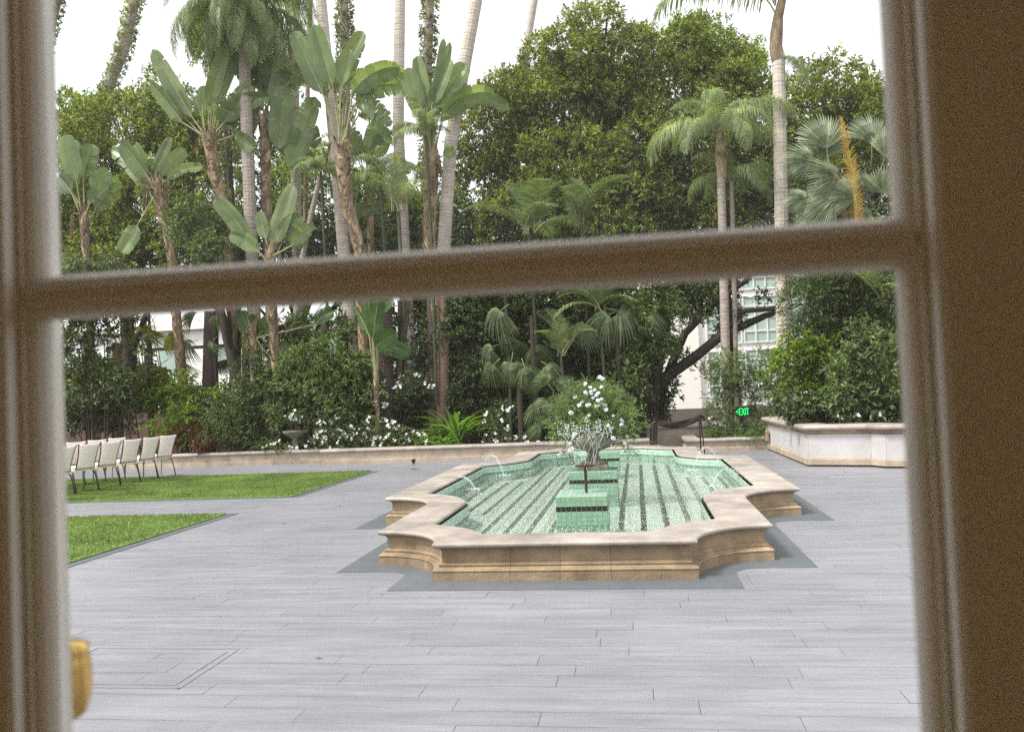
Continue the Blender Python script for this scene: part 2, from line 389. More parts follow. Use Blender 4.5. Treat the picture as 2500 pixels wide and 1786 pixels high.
def ringsweep(prof, i0, i1, f0=0., f1=1.):
    """sweep (offset, z) profile between outline vertices i0..i1 (fractions inside one edge allowed when i1==i0+1)"""
    V = []
    cols = []
    for (o_, z) in prof:
        ol = outline(o_)
        if i1 == i0+1 and (f0 > 0 or f1 < 1):
            a = np.array(ol[i0 % NO]); b = np.array(ol[i1 % NO])
            # cut at fixed world positions so joints stay perpendicular
            a0 = np.array(outline(0)[i0 % NO]); b0 = np.array(outline(0)[i1 % NO])
            e = (b0-a0)/np.linalg.norm(b0-a0)
            pa = a if f0 <= 0 else a+e*np.dot((a0+(b0-a0)*f0)-a, e)
            pb = b if f1 >= 1 else a+e*np.dot((a0+(b0-a0)*f1)-a, e)
            pts = [pa, pb]
        else:
            pts = [np.array(ol[k % NO]) for k in range(i0, i1+1)]
        cols.append([(p[0], p[1], z) for p in pts])
    n = len(cols[0]); m = len(cols)
    V = [p for c in cols for p in c]
    F = [(a*n+b, a*n+b+1, (a+1)*n+b+1, (a+1)*n+b) for a in range(m-1) for b in range(n-1)]
    F += [tuple(a*n for a in range(m)), tuple(a*n+n-1 for a in range(m))[::-1]]
    return V, F
# segments: (i0,i1,f0,f1); arcs are NA steps, straight edges split in stones
SEG = []
i = 0
for quad in range(4):
    a = quad*(2*NA+2)
    h = NA//2
    SEG += [(a, a+h, 0, 1), (a+h, a+NA, 0, 1)]
    ln = 1.756 if quad in (0, 2) else 1.756
    def straight(i0):
        o0 = outline(0); d = math.dist(o0[i0 % NO], o0[(i0+1) % NO]); k = max(1, round(d/.62)) if d < 1.0 else max(2, round(d/.9))
        if d > 2.0 and d < 3: c_ = [0, .30, .49, .68, 1]; return [(i0, i0+1, c_[j], c_[j+1]) for j in range(4)]
        return [(i0, i0+1, j/k, (j+1)/k) for j in range(k)]
    SEG += straight(a+NA)
    SEG += [(a+NA+1, a+NA+1+h, 0, 1), (a+NA+1+h, a+2*NA+1, 0, 1)]
    SEG += straight(a+2*NA+1)

# ---- patio with planks
patio = ob('patio', rawmesh('patio', [(-22, -12.5, -.012), (9, -12.5, -.012), (9, 7.55, -.012), (-22, 7.55, -.012)], [(0, 1, 2, 3)], [groutm])); tag(patio, kind='structure')
PL, PW, GAP = 1.2, .172, .003
def in_fountain(x, y, g=0.):
    x = abs(x); y = abs(y)
    return (x < A_+g and y < L_+g) or (x < B_+g and y < M_+g) or (x < C_+g and y < P_+g) or (x < B_+g and y < N_+g)
cand = []
row = 0; y = -11.3
while y < 7.5:
    off = rnd.uniform(0, PL); x = -13+off-PL
    # only what lies in view of the glass (with a margin)
    d = y-CAM[1]
    while x < 8.5:
        xc, yc = x+PL/2, y+PW/2
        if not in_fountain(xc, yc, -.65):
            cand.append((x, y, xc, yc))
        x += PL
    y += PW; row += 1
def inview(xc, yc):
    q = np.array([xc, yc, 0])-CAM; dd = q@FW
    if dd < .5: return False
    u = 1250+F_PX*(q@RT)/dd; v = 893-F_PX*(q@UP)/dd
    return 60 < u < 2350 and v < 1860
vis = sorted([c for c in cand if inview(c[2], c[3])], key=lambda c: (c[2]-CAM[0])**2+(c[3]-CAM[1])**2)
near = set((c[0], c[1]) for c in vis[:290])
mb = MB().box(GAP/2, PL-GAP/2, GAP/2, PW-GAP/2, -.011, 0)
pme = mb.mesh('plank', [plankm])
for c in vis[:290]:
    o = ob('plank', pme, patio, (c[0], c[1], rnd.uniform(-.0006, .0006)))
mb = MB()
for c in cand:
    if (c[0], c[1]) in near: continue
    zz = rnd.uniform(-.0008, .0008)
    mb.add([(c[0]+GAP/2, c[1]+GAP/2, zz), (c[0]+PL-GAP/2, c[1]+GAP/2, zz), (c[0]+PL-GAP/2, c[1]+PW-GAP/2, zz), (c[0]+GAP/2, c[1]+PW-GAP/2, zz)], [(0, 1, 2, 3)])
o = mb.build('plank_field', plankm, patio); tag(o, kind='stuff')
# floor hatch frame lines near the door
mb = MB()
hx, hy = -2.9, -7.95
for (x0, x1, y0, y1) in ((hx, hx+1.0, hy, hy+.007), (hx, hx+1.0, hy+.7, hy+.707), (hx, hx+.012, hy, hy+.7), (hx+.99, hx+1.002, hy, hy+.7), (hx+.06, hx+.94, hy+.055, hy+.063), (hx+.94, hx+.947, hy+.06, hy+.65)):
    mb.box(x0, x1, y0, y1, -.004, .0035)
o = mb.build('floor_hatch', mat('hatch_joint', (.22, .22, .235), .6), None); tag(o, 'thin dark metal edge of a rectangular access hatch set flush in the grey paving', 'floor hatch')

n_l = 90
px = RG.uniform(-6, 4, n_l); py = RG.uniform(-8, 6.8, n_l); kp = [i_ for i_ in range(n_l) if not in_fountain(px[i_], py[i_], .05) and (py[i_] > 4.5 or rnd.random() < .45)]
pp = np.stack([px[kp], py[kp], np.full(len(kp), .009)], 1); dd_ = unit(np.concatenate([RG.normal(size=(len(kp), 2)), np.zeros((len(kp), 1))], 1))
V, F = leafcards(pp, dd_, np.tile(np.array([[0, 0, 1.]]), (len(kp), 1)), RG.uniform(.025, .06, len(kp)), .018, fold=.15)
o = ob('fallen_leaves', rawmesh('fallen_leaves', V, F, [mat('dry_leaf', (.16, .10, .04), .8, .3, 8, island=.4)]), None); tag(o, 'small dry leaves scattered over the grey paving', 'leaves', kind='stuff')
# ---- dark stone border round the fountain
border = bpy.data.objects.new('paving_border', None); C.objects.link(border); tag(border, kind='structure')
def border_outline(o, rf=.2):
    q = []
    for (x0, y0, x1, y1) in ((A_+o, -L_-o, B_+o, -M_-o), (B_+o, -N_-o*1.1, C_+o*.92, -P_-o*1.2)):
        pts = [(x0, y0), (x0, (y0+y1-rf)/2)]
        for i in range(7):
            a = math.pi/2*i/6; pts.append((x0+rf-rf*math.cos(a), y1-rf+rf*math.sin(a)))
        pts += [((x0+rf+x1)/2, y1), (x1, y1)]
        q += pts
    return q+[(x, -y) for x, y in q[::-1]]+[(-x, -y) for x, y in q]+[(-x, y) for x, y in q[::-1]]
_BO = border_outline(.30)
for (i0, i1, f0, f1) in SEG:
    inn = outline(-.15); Vi = []
    ks = list(range(i0, i1+1))
    def lerp(lst, k0, k1, f): a = np.array(lst[k0 % NO]); b = np.array(lst[k1 % NO]); return a+(b-a)*f
    if len(ks) == 2 and (f0 > 0 or f1 < 1 or f1-f0 < 1): pi = [lerp(inn, i0, i1, f0), lerp(inn, i0, i1, f1)]; po = [lerp(_BO, i0, i1, f0), lerp(_BO, i0, i1, f1)]
    else: pi = [np.array(inn[k % NO]) for k in ks]; po = [np.array(_BO[k % NO]) for k in ks]
    n_ = len(pi); V = [(*p, .0045) for p in pi]+[(*p, .0045) for p in po]+[(*p, -.005) for p in po]
    F = [(a*n_+b, a*n_+b+1, (a+1)*n_+b+1, (a+1)*n_+b) for a in range(2) for b in range(n_-1)]+[(), ()]
    V = np.array(V, dtype=float); c = V.mean(0); V = c+(V-c)*np.array([.998, .998, 1])
    o = ob('border_paver', rawmesh('border_paver', V, F[:-2], [inlaym]), border)

# ---- turf
def turf(x0, x1, y0, y1, tipx, label):
    loc = (x1, y0, 0)
    t = MB().box(x0, x1, y0, y1, .0, .02)
    o = t.build('artificial_turf', turfm, None); tag(o, kind='stuff', label=label, cat='grass')
    n = int((x1-x0)*(y1-y0)*2600)
    p = np.stack([RG.uniform(x0, x1, n), RG.uniform(y0, y1, n), np.full(n, .018)], 1)
    d = unit(RG.normal(size=(n, 3))*.45+np.array([0, 0, 1])); nr = unit(RG.normal(size=(n, 3))+np.array([0, -1, 0]))
    V, F = leafcards(p, d, nr, RG.uniform(.02, .04, n), .007)
    g = ob('grass_blades', rawmesh('grass_blades', V, F, [turfleaf]), o); tag(g, kind='stuff')
    e = MB()
    e.box(x1+.003, x1+.13, y0-.1, y1+.1, .001, .006)
    e.box(x0, x1, y0-.1, y0-.003, .001, .0055); e.box(x0, x1, y1+.003, y1+.1, .001, .0055)
    b = e.build('turf_edging', inlaym, None); tag(b, kind='structure')
turf(-12.5, -4.96, .66, 4.75, 0, 'green artificial turf panel under the rows of white chairs')
turf(-9.5, -5.12, -4.9, -1.22, 0, 'smaller green artificial turf panel nearer the door than the chairs')

# ---- fountain
fount = empty('fountain', (0, 0, 0), 'long stepped limestone fountain basin with concave corners and mint mosaic lining', 'fountain')
PB = [(-.2, 0), (0, 0), (0, .076), (-.003, .078), (.004, .084), (.004, .092), (-.004, .099), (-.022, .101), (-.024, .104), (-.046, .112), (-.050, .122), (-.042, .124), (-.042, .132), (-.054, .134), (-.066, .142), (-.070, .150)]
PW_ = [(-.2, .152), (-.070, .152), (-.070, .246), (-.064, .248), (-.064, .254), (-.056, .262), (-.036, .271), (-.2, .273)]
for (i0, i1, f0, f1) in SEG:
    for prof, nm, m in ((PB, 'plinth_stone', stone), (PW_, 'wall_stone', stone)):
        V, F = ringsweep(prof, i0, i1, f0, f1); V = np.array(V); c = V.mean(0); V = c+(V-c)*np.array([.9945, .9945, 1])
        ob(nm, rawmesh(nm, V, F, [m]), fount)
    cw = -.45
    PC = [(-.2, .273), (-.030, .274), (-.012, .278), (-.002, .287), (.002, .298), (-.001, .309), (-.010, .316), (-.025, .3195), (-.05, .3205), (cw+.05, .3205), (cw+.02, .318), (cw+.006, .312), (cw, .300), (cw+.004, .288), (cw+.018, .280), (cw+.03, .278)]
    V, F = ringsweep(PC, i0, i1, f0, f1); V = np.array(V); c = V.mean(0); V = c+(V-c)*np.array([.9975, .9975, 1])
    nv_ = len(V); V = np.concatenate([V, V[list(F[-2])], V[list(F[-1])]]); m_ = len(F[-2]); F = F[:-2]+[tuple(range(nv_, nv_+m_)), tuple(range(nv_+m_, nv_+2*m_))]
    me = rawmesh('coping_stone', V, F, [stone_top])
    me.polygons.foreach_set('use_smooth', [True]*(len(F)-2)+[False]*2)
    ob('coping_stone', me, fount)
# basin wall (grout) + tiles on it
WI = -.48; ZF = .015; ZW = .175
V = []; F = []
ol = outline(WI); n = NO
for (x, y) in ol: V += [(x, y, ZF), (x, y, .28)]
F = [(2*i, 2*((i+1) % n), 2*((i+1) % n)+1, 2*i+1) for i in range(n)]
ol0 = outline(-.2)
for (x, y) in ol0: V += [(x, y, .27)]
grout_l = mat('pale_grout', (.55, .66, .58), .8, .05, 8)
ob('basin_wall', rawmesh('basin_wall', V, F, [grout_l]), fount)
pts = outline(WI)
ring = [(x, y, ZF) for x, y in pts]
ob('basin_floor', rawmesh('basin_floor', ring, [tuple(range(len(ring)))], [grout_l]), fount)
# wall tiles
gt = MB(); bt = MB(); T = .05
ol = outline(WI-.004)
path = [np.array(p) for p in ol]+[np.array(ol[0])]
cum = [0]
for a, b in zip(path, path[1:]): cum.append(cum[-1]+np.linalg.norm(b-a))
tot = cum[-1]; nt_ = int(tot/T)
def at_s(s):
    s %= tot
    k = max(0, min(len(path)-2, int(np.searchsorted(cum, s, 'right')-1)))
    f = (s-cum[k])/max(1e-9, cum[k+1]-cum[k]); return path[k]+(path[k+1]-path[k])*f
for k in range(nt_):
    a = at_s(k*tot/nt_+.0015); b = at_s((k+1)*tot/nt_-.0015)
    if np.linalg.norm(b-a) < .02: continue
    for r in range(7):
        z0 = .275-(r+1)*T*.98; z1 = z0+T*.98-.003
        if z1 < ZF: continue
        blk = (r == 2 and (k % 23) not in (5, 6)) or (r in (3, 4) and (k % 23) in (4, 7))
        (bt if blk else gt).add([(a[0], a[1], z0), (b[0], b[1], z0), (b[0], b[1], z1), (a[0], a[1], z1)], [(0, 1, 2, 3)])
# floor tiles: black stripes lengthwise every 0.26 m
def in_basin(x, y):
    x = abs(x); y = abs(y); o_ = WI
    if y > L_+o_ or x > C_+o_: return False
    for (cx, cy, r) in ((B_, L_, (R1+L_-M_)/2-o_), (C_, N_, (R2+N_-P_)/2-o_)):
        if math.hypot(x-cx, y-cy) < r+.01: return False
    if x > B_+o_ and y > P_+o_+.0: return False if y > P_+o_ else True
    if x > A_+o_ and x <= B_+o_ and y > M_+o_: return False
    return True
nx = int(2*(C_+WI)/T); ny = int(2*(L_+WI)/T)
fv = []; ff_g = MB(); ff_b = MB()
gv = []; bv = []
for ix in range(-nx//2-1, nx//2+2):
    x = ix*T+.05
    stripe = (ix % 5) == 2
    for iy in range(-ny//2-1, ny//2+2):
        y = iy*T
        if not in_basin(x+T/2, y+T/2): continue
        q = [(x, y, ZF+.003), (x+T-.003, y, ZF+.003), (x+T-.003, y+T-.003, ZF+.003), (x, y+T-.003, ZF+.003)]
        edge = abs(y+T/2) > L_+WI-.2
        st = stripe and not edge and not (rnd.random() < .02)
        if st: q = [(x-.009, y, ZF+.0045), (x+T+.006, y, ZF+.0045), (x+T+.006, y+T-.003, ZF+.0045), (x-.009, y+T-.003, ZF+.0045)]
        (bv if st else gv).append(q)
for nm, lst, m in (('floor_tiles', gv, tile_floor), ('stripe_tiles', bv, tile_s)):
    a = np.array(lst).reshape(-1, 3); Fq = np.arange(len(a)).reshape(-1, 4)
    o = ob(nm, rawmesh(nm, a, Fq, [m]), fount); tag(o, kind='stuff')
o = gt.build('lining_tiles', tile_g, fount); tag(o, kind='stuff')
o = bt.build('dark_band_tiles', tile_b, fount); tag(o, kind='stuff')
# water surface
def gridfill(o_, z, step):
    V = []; idx = {}; F = []
    X = int((C_+o_)/step)+1; Yn = int((L_+o_)/step)+1
    return None
wpts = outline(WI+.0)
V = [(0, 0, ZW)]+[(x, y, ZW) for x, y in wpts]
# split into strips by simple polygon
o = ob('water', rawmesh('water', [(x, y, ZW) for x, y in wpts], [tuple(range(NO))], [water]), fount)
# plinths
tile_p = mat('shaded_plinth_tile', (.22, .37, .26), .2, .08, 10, 0, objrand=.09, spec=.6)  # face tiles: shade put into a darker green than the top tiles
tq = MB().box(-.0235, .0235, -.0235, .0235, 0, .006).mesh('tile', [tile_p])
tqt = MB().box(-.0235, .0235, -.0235, .0235, 0, .006).mesh('tile', [tile_g])
tqb = MB().box(-.0235, .0235, -.0235, .0235, 0, .006).mesh('tile', [tile_b])
def plinth(cx, cy, wx, wy, z1, label, olive=False, full=True):
    t = empty('tiled_plinth', (cx, cy, ZF), label, 'plinth')
    MB().box(-wx/2, wx/2, -wy/2, wy/2, 0, z1-ZF-.006).build('core', grout_l, t)
    nxx = round(wx/T); nyy = round(wy/T); nz = 9
    dz = .05
    for k in range(nxx):
        for r in range(nz):
            z = z1-ZF-.03-r*dz
            if z < .0: continue
            me = tqb if r in (2,) or (z-dz < ZW-ZF < z+dz*.2 and False) else tq
            o = ob('tile', me, t, (-wx/2+(k+.5)*wx/nxx, -wy/2, z)); o.rotation_euler = (math.pi/2, 0, 0)
    for k in range(nyy):
        for r in range(nz-2):
            z = z1-ZF-.03-r*dz
            if z < .05: continue
            me = tqb if r == 2 else tq
            o = ob('tile', me, t, (wx/2, -wy/2+(k+.5)*wy/nyy, z)); o.rotation_euler = (math.pi/2, 0, math.pi/2)
            if full:
                o = ob('tile', me, t, (-wx/2, -wy/2+(k+.5)*wy/nyy, z)); o.rotation_euler = (math.pi/2, 0, -math.pi/2)
    for k in range(nxx):
        for j in range(nyy):
            if abs(k-nxx/2+.5) < 1.2 and abs(j-nyy/2+.5) < 1.2 and False: continue
            ob('tile', tqt, t, (-wx/2+(k+.5)*wx/nxx, -wy/2+(j+.5)*wy/nyy, z1-ZF-.006))
    return t
CXP = .055
plinth(CXP, -3.50, .52, .55, .47, 'front mint-tiled plinth holding the upright spray nozzle, nearest of three in the basin', full=False)
plinth(CXP, -1.16, .62, .60, .487, 'middle mint-tiled plinth carrying the stone flower urn in the basin', full=False)
plinth(CXP, 2.2, .52, .55, .47, 'rear mint-tiled plinth half hidden behind the stone flower urn', full=False)
# nozzle + ring jets
UC = np.array([CXP, -1.16, .487])
nz_ = empty('spray_nozzle', (CXP+.04, -3.50, .47), 'dark upright bronze spray pipe standing on the front tiled plinth', 'fountain nozzle')
MB().tube([(0, 0, 0), (0, 0, .27)], .016, 10).build('pipe', bronze, nz_)
MB().lathe([(.03, .27), (.105, .275), (.105, .29), (.03, .292)], 20).build('spray_ring', bronze, nz_)
mb = MB()
zc = .29
for k in range(12):
    a0 = 2*math.pi*k/12; sg = 1 if k % 2 else -1
    pts = []
    for j in range(9):
        f = j/8; a = a0+sg*1.15*f; r = .1+.10*f+.05*f*f; pts.append((r*math.cos(a), r*math.sin(a), zc+.34*f*(1.6-.6*f)))
    mb.tube(pts, [.0014]*9, 5)
for k in range(330):
    a = rnd.uniform(0, 6.283); z = zc+.30+rnd.gauss(.06, .05); r = rnd.uniform(.14, .32)
    if k > 240: z = rnd.uniform(-.1, .6); r = rnd.uniform(.2, .55)
    mb.sphere((r*math.cos(a), r*math.sin(a), z), rnd.uniform(.003, .0065), 4)
sp = mb.build('water_spray', spray, None, (CXP+.04, -3.50, .47)); tag(sp, 'lattice of thin crossing water jets and droplets rising from the spray pipe', 'water spray', kind='stuff')
fm = MB()
for k in range(300):
    if k < 240: a = rnd.uniform(0, 6.283); r = abs(rnd.gauss(0, .45))+.2; x, y = CXP+.15+r*math.cos(a)*1.2, -3.7+r*math.sin(a)*.9
    else:
        cx_, cy_ = rnd.choice(((-1.58, 1.45), (-1.72, -.35), (1.5, 1.42), (1.6, -.75), (CXP, -.6), (CXP+.5, -2.2))); a = rnd.uniform(0, 6.283); r = abs(rnd.gauss(0, .22)); x, y = cx_+r*math.cos(a), cy_+r*math.sin(a)
    if abs(x-CXP) < .30 and (-3.82 < y < -3.18 or -1.5 < y < -.8): continue
    if not in_basin(x, y): continue
    s = rnd.uniform(.003, .008); b = rnd.uniform(.4, 1)
    fm.add([(x-s, y-s*b, 0), (x+s, y-s*b, 0), (x+s, y+s*b, 0), (x-s, y+s*b, 0), (x, y, s*1.0)], [(0, 1, 4), (1, 2, 4), (2, 3, 4), (3, 0, 4)])
o = fm.build('splash_foam', spray, None, (0, 0, ZW+.001)); tag(o, 'tiny splashes and foam where the jets fall on the basin water', 'splash', kind='stuff')
# small arcing rim jets
def rimjet(p0, p1, apex_uv, label):
    p0 = np.array(p0); p1 = np.array(p1); mid = (p0+p1)/2
    mb = MB(); k = 14; h = apex_uv
    for s in (0, .018, -.016):
        pts = []
        for i in range(k+1):
            f = i/k; q = p0+(p1-p0)*f; q = q+np.array([s*math.sin(f*3.14), s, 4*h*f*(1-f)-.0]); pts.append(q-p0)
        mb.tube(pts, [.0022 for i in range(k+1)], 5)
    for i in range(70):
        f = rnd.random(); q = p0+(p1-p0)*f+np.array([rnd.gauss(0, .02), rnd.gauss(0, .02), 4*h*f*(1-f)+rnd.gauss(0, .012)])-p0
        mb.sphere(q, rnd.uniform(.002, .0055), 4)
    for i in range(40):
        a = rnd.uniform(0, 6.28); r = rnd.uniform(0, .14); mb.sphere(p1-p0+np.array([r*math.cos(a), r*math.sin(a), .002]), rnd.uniform(.004, .009), 4)
    o = mb.build('water_jet', spray, None, p0); tag(o, label, 'water jet', 'arcing rim jets of the fountain')
rimjet((-2.03, 1.75, ZW), (-1.58, 1.45, ZW), .33, 'thin arc of water at the rear left corner of the basin')
rimjet((-2.18, .04, ZW), (-1.72, -.35, ZW), .16, 'low arc of water beside the left long side of the basin')
rimjet((1.96, 1.55, ZW), (1.5, 1.42, ZW), .36, 'tall thin arc of water at the rear right corner of the basin')
rimjet((2.05, -.45, ZW), (1.6, -.75, ZW), .22, 'low arc of water beside the right long side of the basin')

# ---- garden walls and planters
def wallrun(path, prof, name, label, mats, mi, cat='wall', seg=1.3, kind=None, extra=None):
    """profile (out, z) swept along a polyline; one child per stone length"""
    p0 = path[0]; t = empty(name, (p0[0], p0[1], 0), label, cat)
    path = [np.array(p, float) for p in path]
    nrm = []
    for i in range(len(path)):
        d0 = path[i]-path[i-1] if i > 0 else path[1]-path[0]
        d1 = path[i+1]-path[i] if i < len(path)-1 else path[i]-path[i-1]
        d0 /= np.linalg.norm(d0); d1 /= np.linalg.norm(d1)
        n0 = np.array([d0[1], -d0[0]]); n1 = np.array([d1[1], -d1[0]]); b = n0+n1; b /= np.linalg.norm(b)
        nrm.append(b/max(.3, b@n0))
    for i in range(len(path)-1):
        a, b = path[i], path[i+1]; Ln = np.linalg.norm(b-a); k = max(1, round(Ln/seg))
        for j in range(k):
            for nm, pr, m in prof:
                V = []
                for (o_, z) in pr:
                    for f, e in ((j/k, 0), ((j+1)/k, 1)):
                        na = nrm[i]*(1-f)+nrm[i+1]*f
                        g = .002/Ln*(1 if e == 0 else -1)
                        q = a+(b-a)*(f+g)+na*o_
                        V.append((q[0]-p0[0], q[1]-p0[1], z))
                n = len(pr); F = [(2*r, 2*r+1, 2*r+3, 2*r+2) for r in range(n-1)]+[tuple(2*r for r in range(n))[::-1], tuple(2*r+1 for r in range(n))]
                ob(nm, rawmesh(nm, V, F, [m]), t)
    return t
def lowprof(H, back=-.30):
    return [('base_stone', [(back, 0), (.0, 0), (.0, .085), (-.02, .095), (back, .096)], cream),
            ('wall_block', [(back, .098), (-.035, .098), (-.035, H-.11), (-.02, H-.09), (back, H-.088)], cream),
            ('coping_stone', [(back-.03, H-.086), (.0, H-.086), (.02, H-.07), (.028, H-.045), (.02, H-.02), (.0, H-.006), (-.03, H), (back, H), (back-.03, H-.02)], stone_top)]
wallrun([(-6.95, 7.55), (-6.95, 7.0), (.9, 7.0)], lowprof(.36), 'garden_wall', 'long low stone garden wall with rounded coping behind the fountain', None, None)
wallrun([(-20, 7.55), (-7.0, 7.55)], lowprof(.34), 'garden_wall', 'set-back stretch of low stone garden wall behind the white chairs', None, None)
wallrun([(1.72, 9.6), (1.72, 7.33), (3.66, 7.33)], lowprof(.30), 'garden_wall', 'short low stone garden wall between the dark cloth strip and the tall planter', None, None)
wallrun([(.85, 9.3), (3.1, 9.3)], [('base_stone', [(-.3, 0), (0, 0), (0, .12), (-.3, .12)], cream), ('wall_block', [(-.3, .122), (-.03, .122), (-.03, .46), (-.3, .46)], cream), ('coping_stone', [(-.33, .462), (.02, .462), (.035, .50), (.02, .56), (-.1, .59), (-.33, .59)], stone_top)], 'garden_wall', 'taller cream wall closing the gap behind the dark cloth strip', None, None)
TP = [(3.55, 7.6), (3.64, 3.28), (4.62, 2.93), (4.78, 2.62), (9.5, 1.0)]
H2 = .735
tallp = wallrun(TP, [('base_stone', [(-.3, .03), (.015, .03), (.015, .13), (-.0, .15), (-.3, .15)], cream),
            ('wall_panel', [(-.3, .152), (-.02, .152), (-.02, H2-.17), (-.3, H2-.17)], render_white),
            ('moulding', [(-.3, H2-.168), (-.018, H2-.168), (-.01, H2-.15), (.012, H2-.145), (.02, H2-.12), (.05, H2-.10), (.055, H2-.085), (-.3, H2-.085)], stone),
            ('coping_stone', [(-.42, H2-.083), (.06, H2-.083), (.085, H2-.065), (.09, H2-.04), (.08, H2-.015), (.05, H2), (-.40, H2), (-.42, H2-.02)], stone_top)], 'tall_planter', 'tall white rendered planter with stone coping at the right of the courtyard', None, None, cat='planter', seg=1.6)
mb = MB(); mb.add([(x-3.55, y-7.6, .0) for x, y in TP]+[(9.5-3.55, 0, 0)], [(0, 1, 2, 3, 4, 5)])
sl = MB(); xs = [(3.8, 7.6), (3.88, 3.5), (4.8, 3.15), (4.95, 2.9), (9.6, 1.3), (9.6, 7.6)]
V = [(x-3.55, y-7.6, .56) for x, y in xs]; ob('soil', rawmesh('soil', V, [tuple(range(6))], [soilm]), tallp)
MB().box(-.06, -.012, -3.45+2.9, -3.45+2.97+.12, .22, .46).build('bronze_plate', stone, tallp)
# beds
bed = ob('planting_bed', rawmesh('planting_bed', [(-30, 7.7, .2), (-6.8, 7.7, .2), (-6.8, 7.2, .2), (.85, 7.2, .2), (.85, 9.4, .2), (.85, 48, .2), (-30, 48, .2), (1.95, 7.5, .2), (12, 7.5, .2), (12, 48, .2), (.85, 48, .2), (.85, 9.55, .2), (1.95, 9.55, .2)], [(0, 1, 4, 5, 6), (1, 2, 3, 4), (7, 8, 9, 12), (9, 10, 11, 12)], [soilm])); tag(bed, kind='structure')
gp = ob('path', rawmesh('path', [(.8, 7.0, -.008), (1.9, 7.0, -.008), (3.0, 9.4, -.008), (.9, 9.4, -.008)], [(0, 1, 2, 3)], [plankm])); tag(gp, kind='structure')

# ---- dark cloth strip between metal stands
bl = P(1457, 1002, 6.5); br = P(1556, 1002, 6.5)
t = empty('cloth_barrier', (bl[0], 6.5, 0), 'dark brown cloth strip sagging between black metal stands at the garden exit', 'barrier')
wdt = br[0]-bl[0]
for s, n_ in ((0, 1), (wdt, 2)):
    MB().tube([(s, 0, 0), (s, 0, .86)], .018, 8).build('post', blackm, t)
MB().tube([(wdt+.09, .12, 0), (wdt+.02, .0, .86)], .014, 8).build('post', blackm, t)
MB().tube([(-.09, .12, 0), (-.02, .0, .86)], .014, 8).build('post', blackm, t)
V = []; k = 16
for i in range(k+1):
    f = i/k; sag = .10*4*f*(1-f)
    for j in range(5):
        V.append((f*wdt, .02*math.sin(f*9+j), .83+.05*f-sag-.03*j-.035*f*(1-f)*j+.004*math.sin(i*1.7)))
F = [(i*5+j, i*5+j+1, (i+1)*5+j+1, (i+1)*5+j) for i in range(k) for j in range(4)]
me = rawmesh('cloth', V, F, [cloth_brown], True); o = ob('cloth', me, t); md = o.modifiers.new('solid', 'SOLIDIFY'); md.thickness = .006
V = []
for i in range(7):
    f = i/6
    for j in range(4): V.append((wdt+.0+f*.13, .05*f, .875-.03*j-.04*f*f+.01*math.sin(f*4)))
F = [(i*4+j, i*4+j+1, (i+1)*4+j+1, (i+1)*4+j) for i in range(6) for j in range(3)]
o = ob('cloth_end', rawmesh('cloth_end', V, F, [cloth_brown], True), t); md = o.modifiers.new('solid', 'SOLIDIFY'); md.thickness = .006

# ---- exit sign
q = P(1650, 913, 7.45)
t = empty('exit_sign', (q[0], 7.45, .2), 'small dark exit sign with glowing green letters and a left arrow among shrubs', 'exit sign')
zc = q[2]-.2
MB().box(-.17, .21, 0, .06, zc-.12, zc+.12).build('housing', signbox, t)
MB().tube([(0, .03, 0), (0, .03, zc-.12)], .02, 8).build('post', blackm, t)
def letter(x, segs, nm):
    mb = MB()
    for (ax, az, bx, bz) in segs:
        a = np.array([x+ax*.05, zc-.07+az*.14]); b = np.array([x+bx*.05, zc-.07+bz*.14]); d = (b-a)/np.linalg.norm(b-a); n = np.array([-d[1], d[0]])*.0075; e = d*.0075
        Q = [a-e+n, b+e+n, b+e-n, a-e-n]
        mb.add([(p[0], -.006, p[1]) for p in Q]+[(p[0], -.001, p[1]) for p in Q], [(0, 1, 2, 3), (0, 4, 5, 1), (1, 5, 6, 2), (2, 6, 7, 3), (3, 7, 4, 0)])
    return mb.build(nm, signgreen, t)
letter(-.155, [(0.7, 1*.75, 0, .5), (0, .5, .7, .25)], 'arrow')
letter(-.09, [(0, 0, 0, 1), (0, 1, 1, 1), (0, .5, .85, .5), (0, 0, 1, 0)], 'letter')
letter(-.025, [(0, 0, 1, 1), (0, 1, 1, 0)], 'letter')
letter(.035, [(.3, 0, .3, 1)], 'letter')
letter(.07, [(0, 1, 1, 1), (.5, 0, .5, 1)], 'letter')
# spotlight ball on paving at the wall foot
o = MB().sphere((0, 0, .07), .05, 10).tube([(0, 0, 0), (0, 0, .05)], .025, 8).tube([(0, -.03, .08), (.05, -.07, .11)], .025, 8).build('ground_spotlight', blackm, None, (*PZ(918, 1029, 0)[:2], 0), True)
tag(o, 'small black ground spotlight at the foot of the low garden wall', 'spotlight')
g = PZ(921, 1041, 0); o = MB().box(-.09, .09, -.02, .02, .001, .008).build('drain_cover', blackm, None, (g[0], g[1], 0)); tag(o, 'small dark slot drain cover in the paving near the low wall', 'drain')

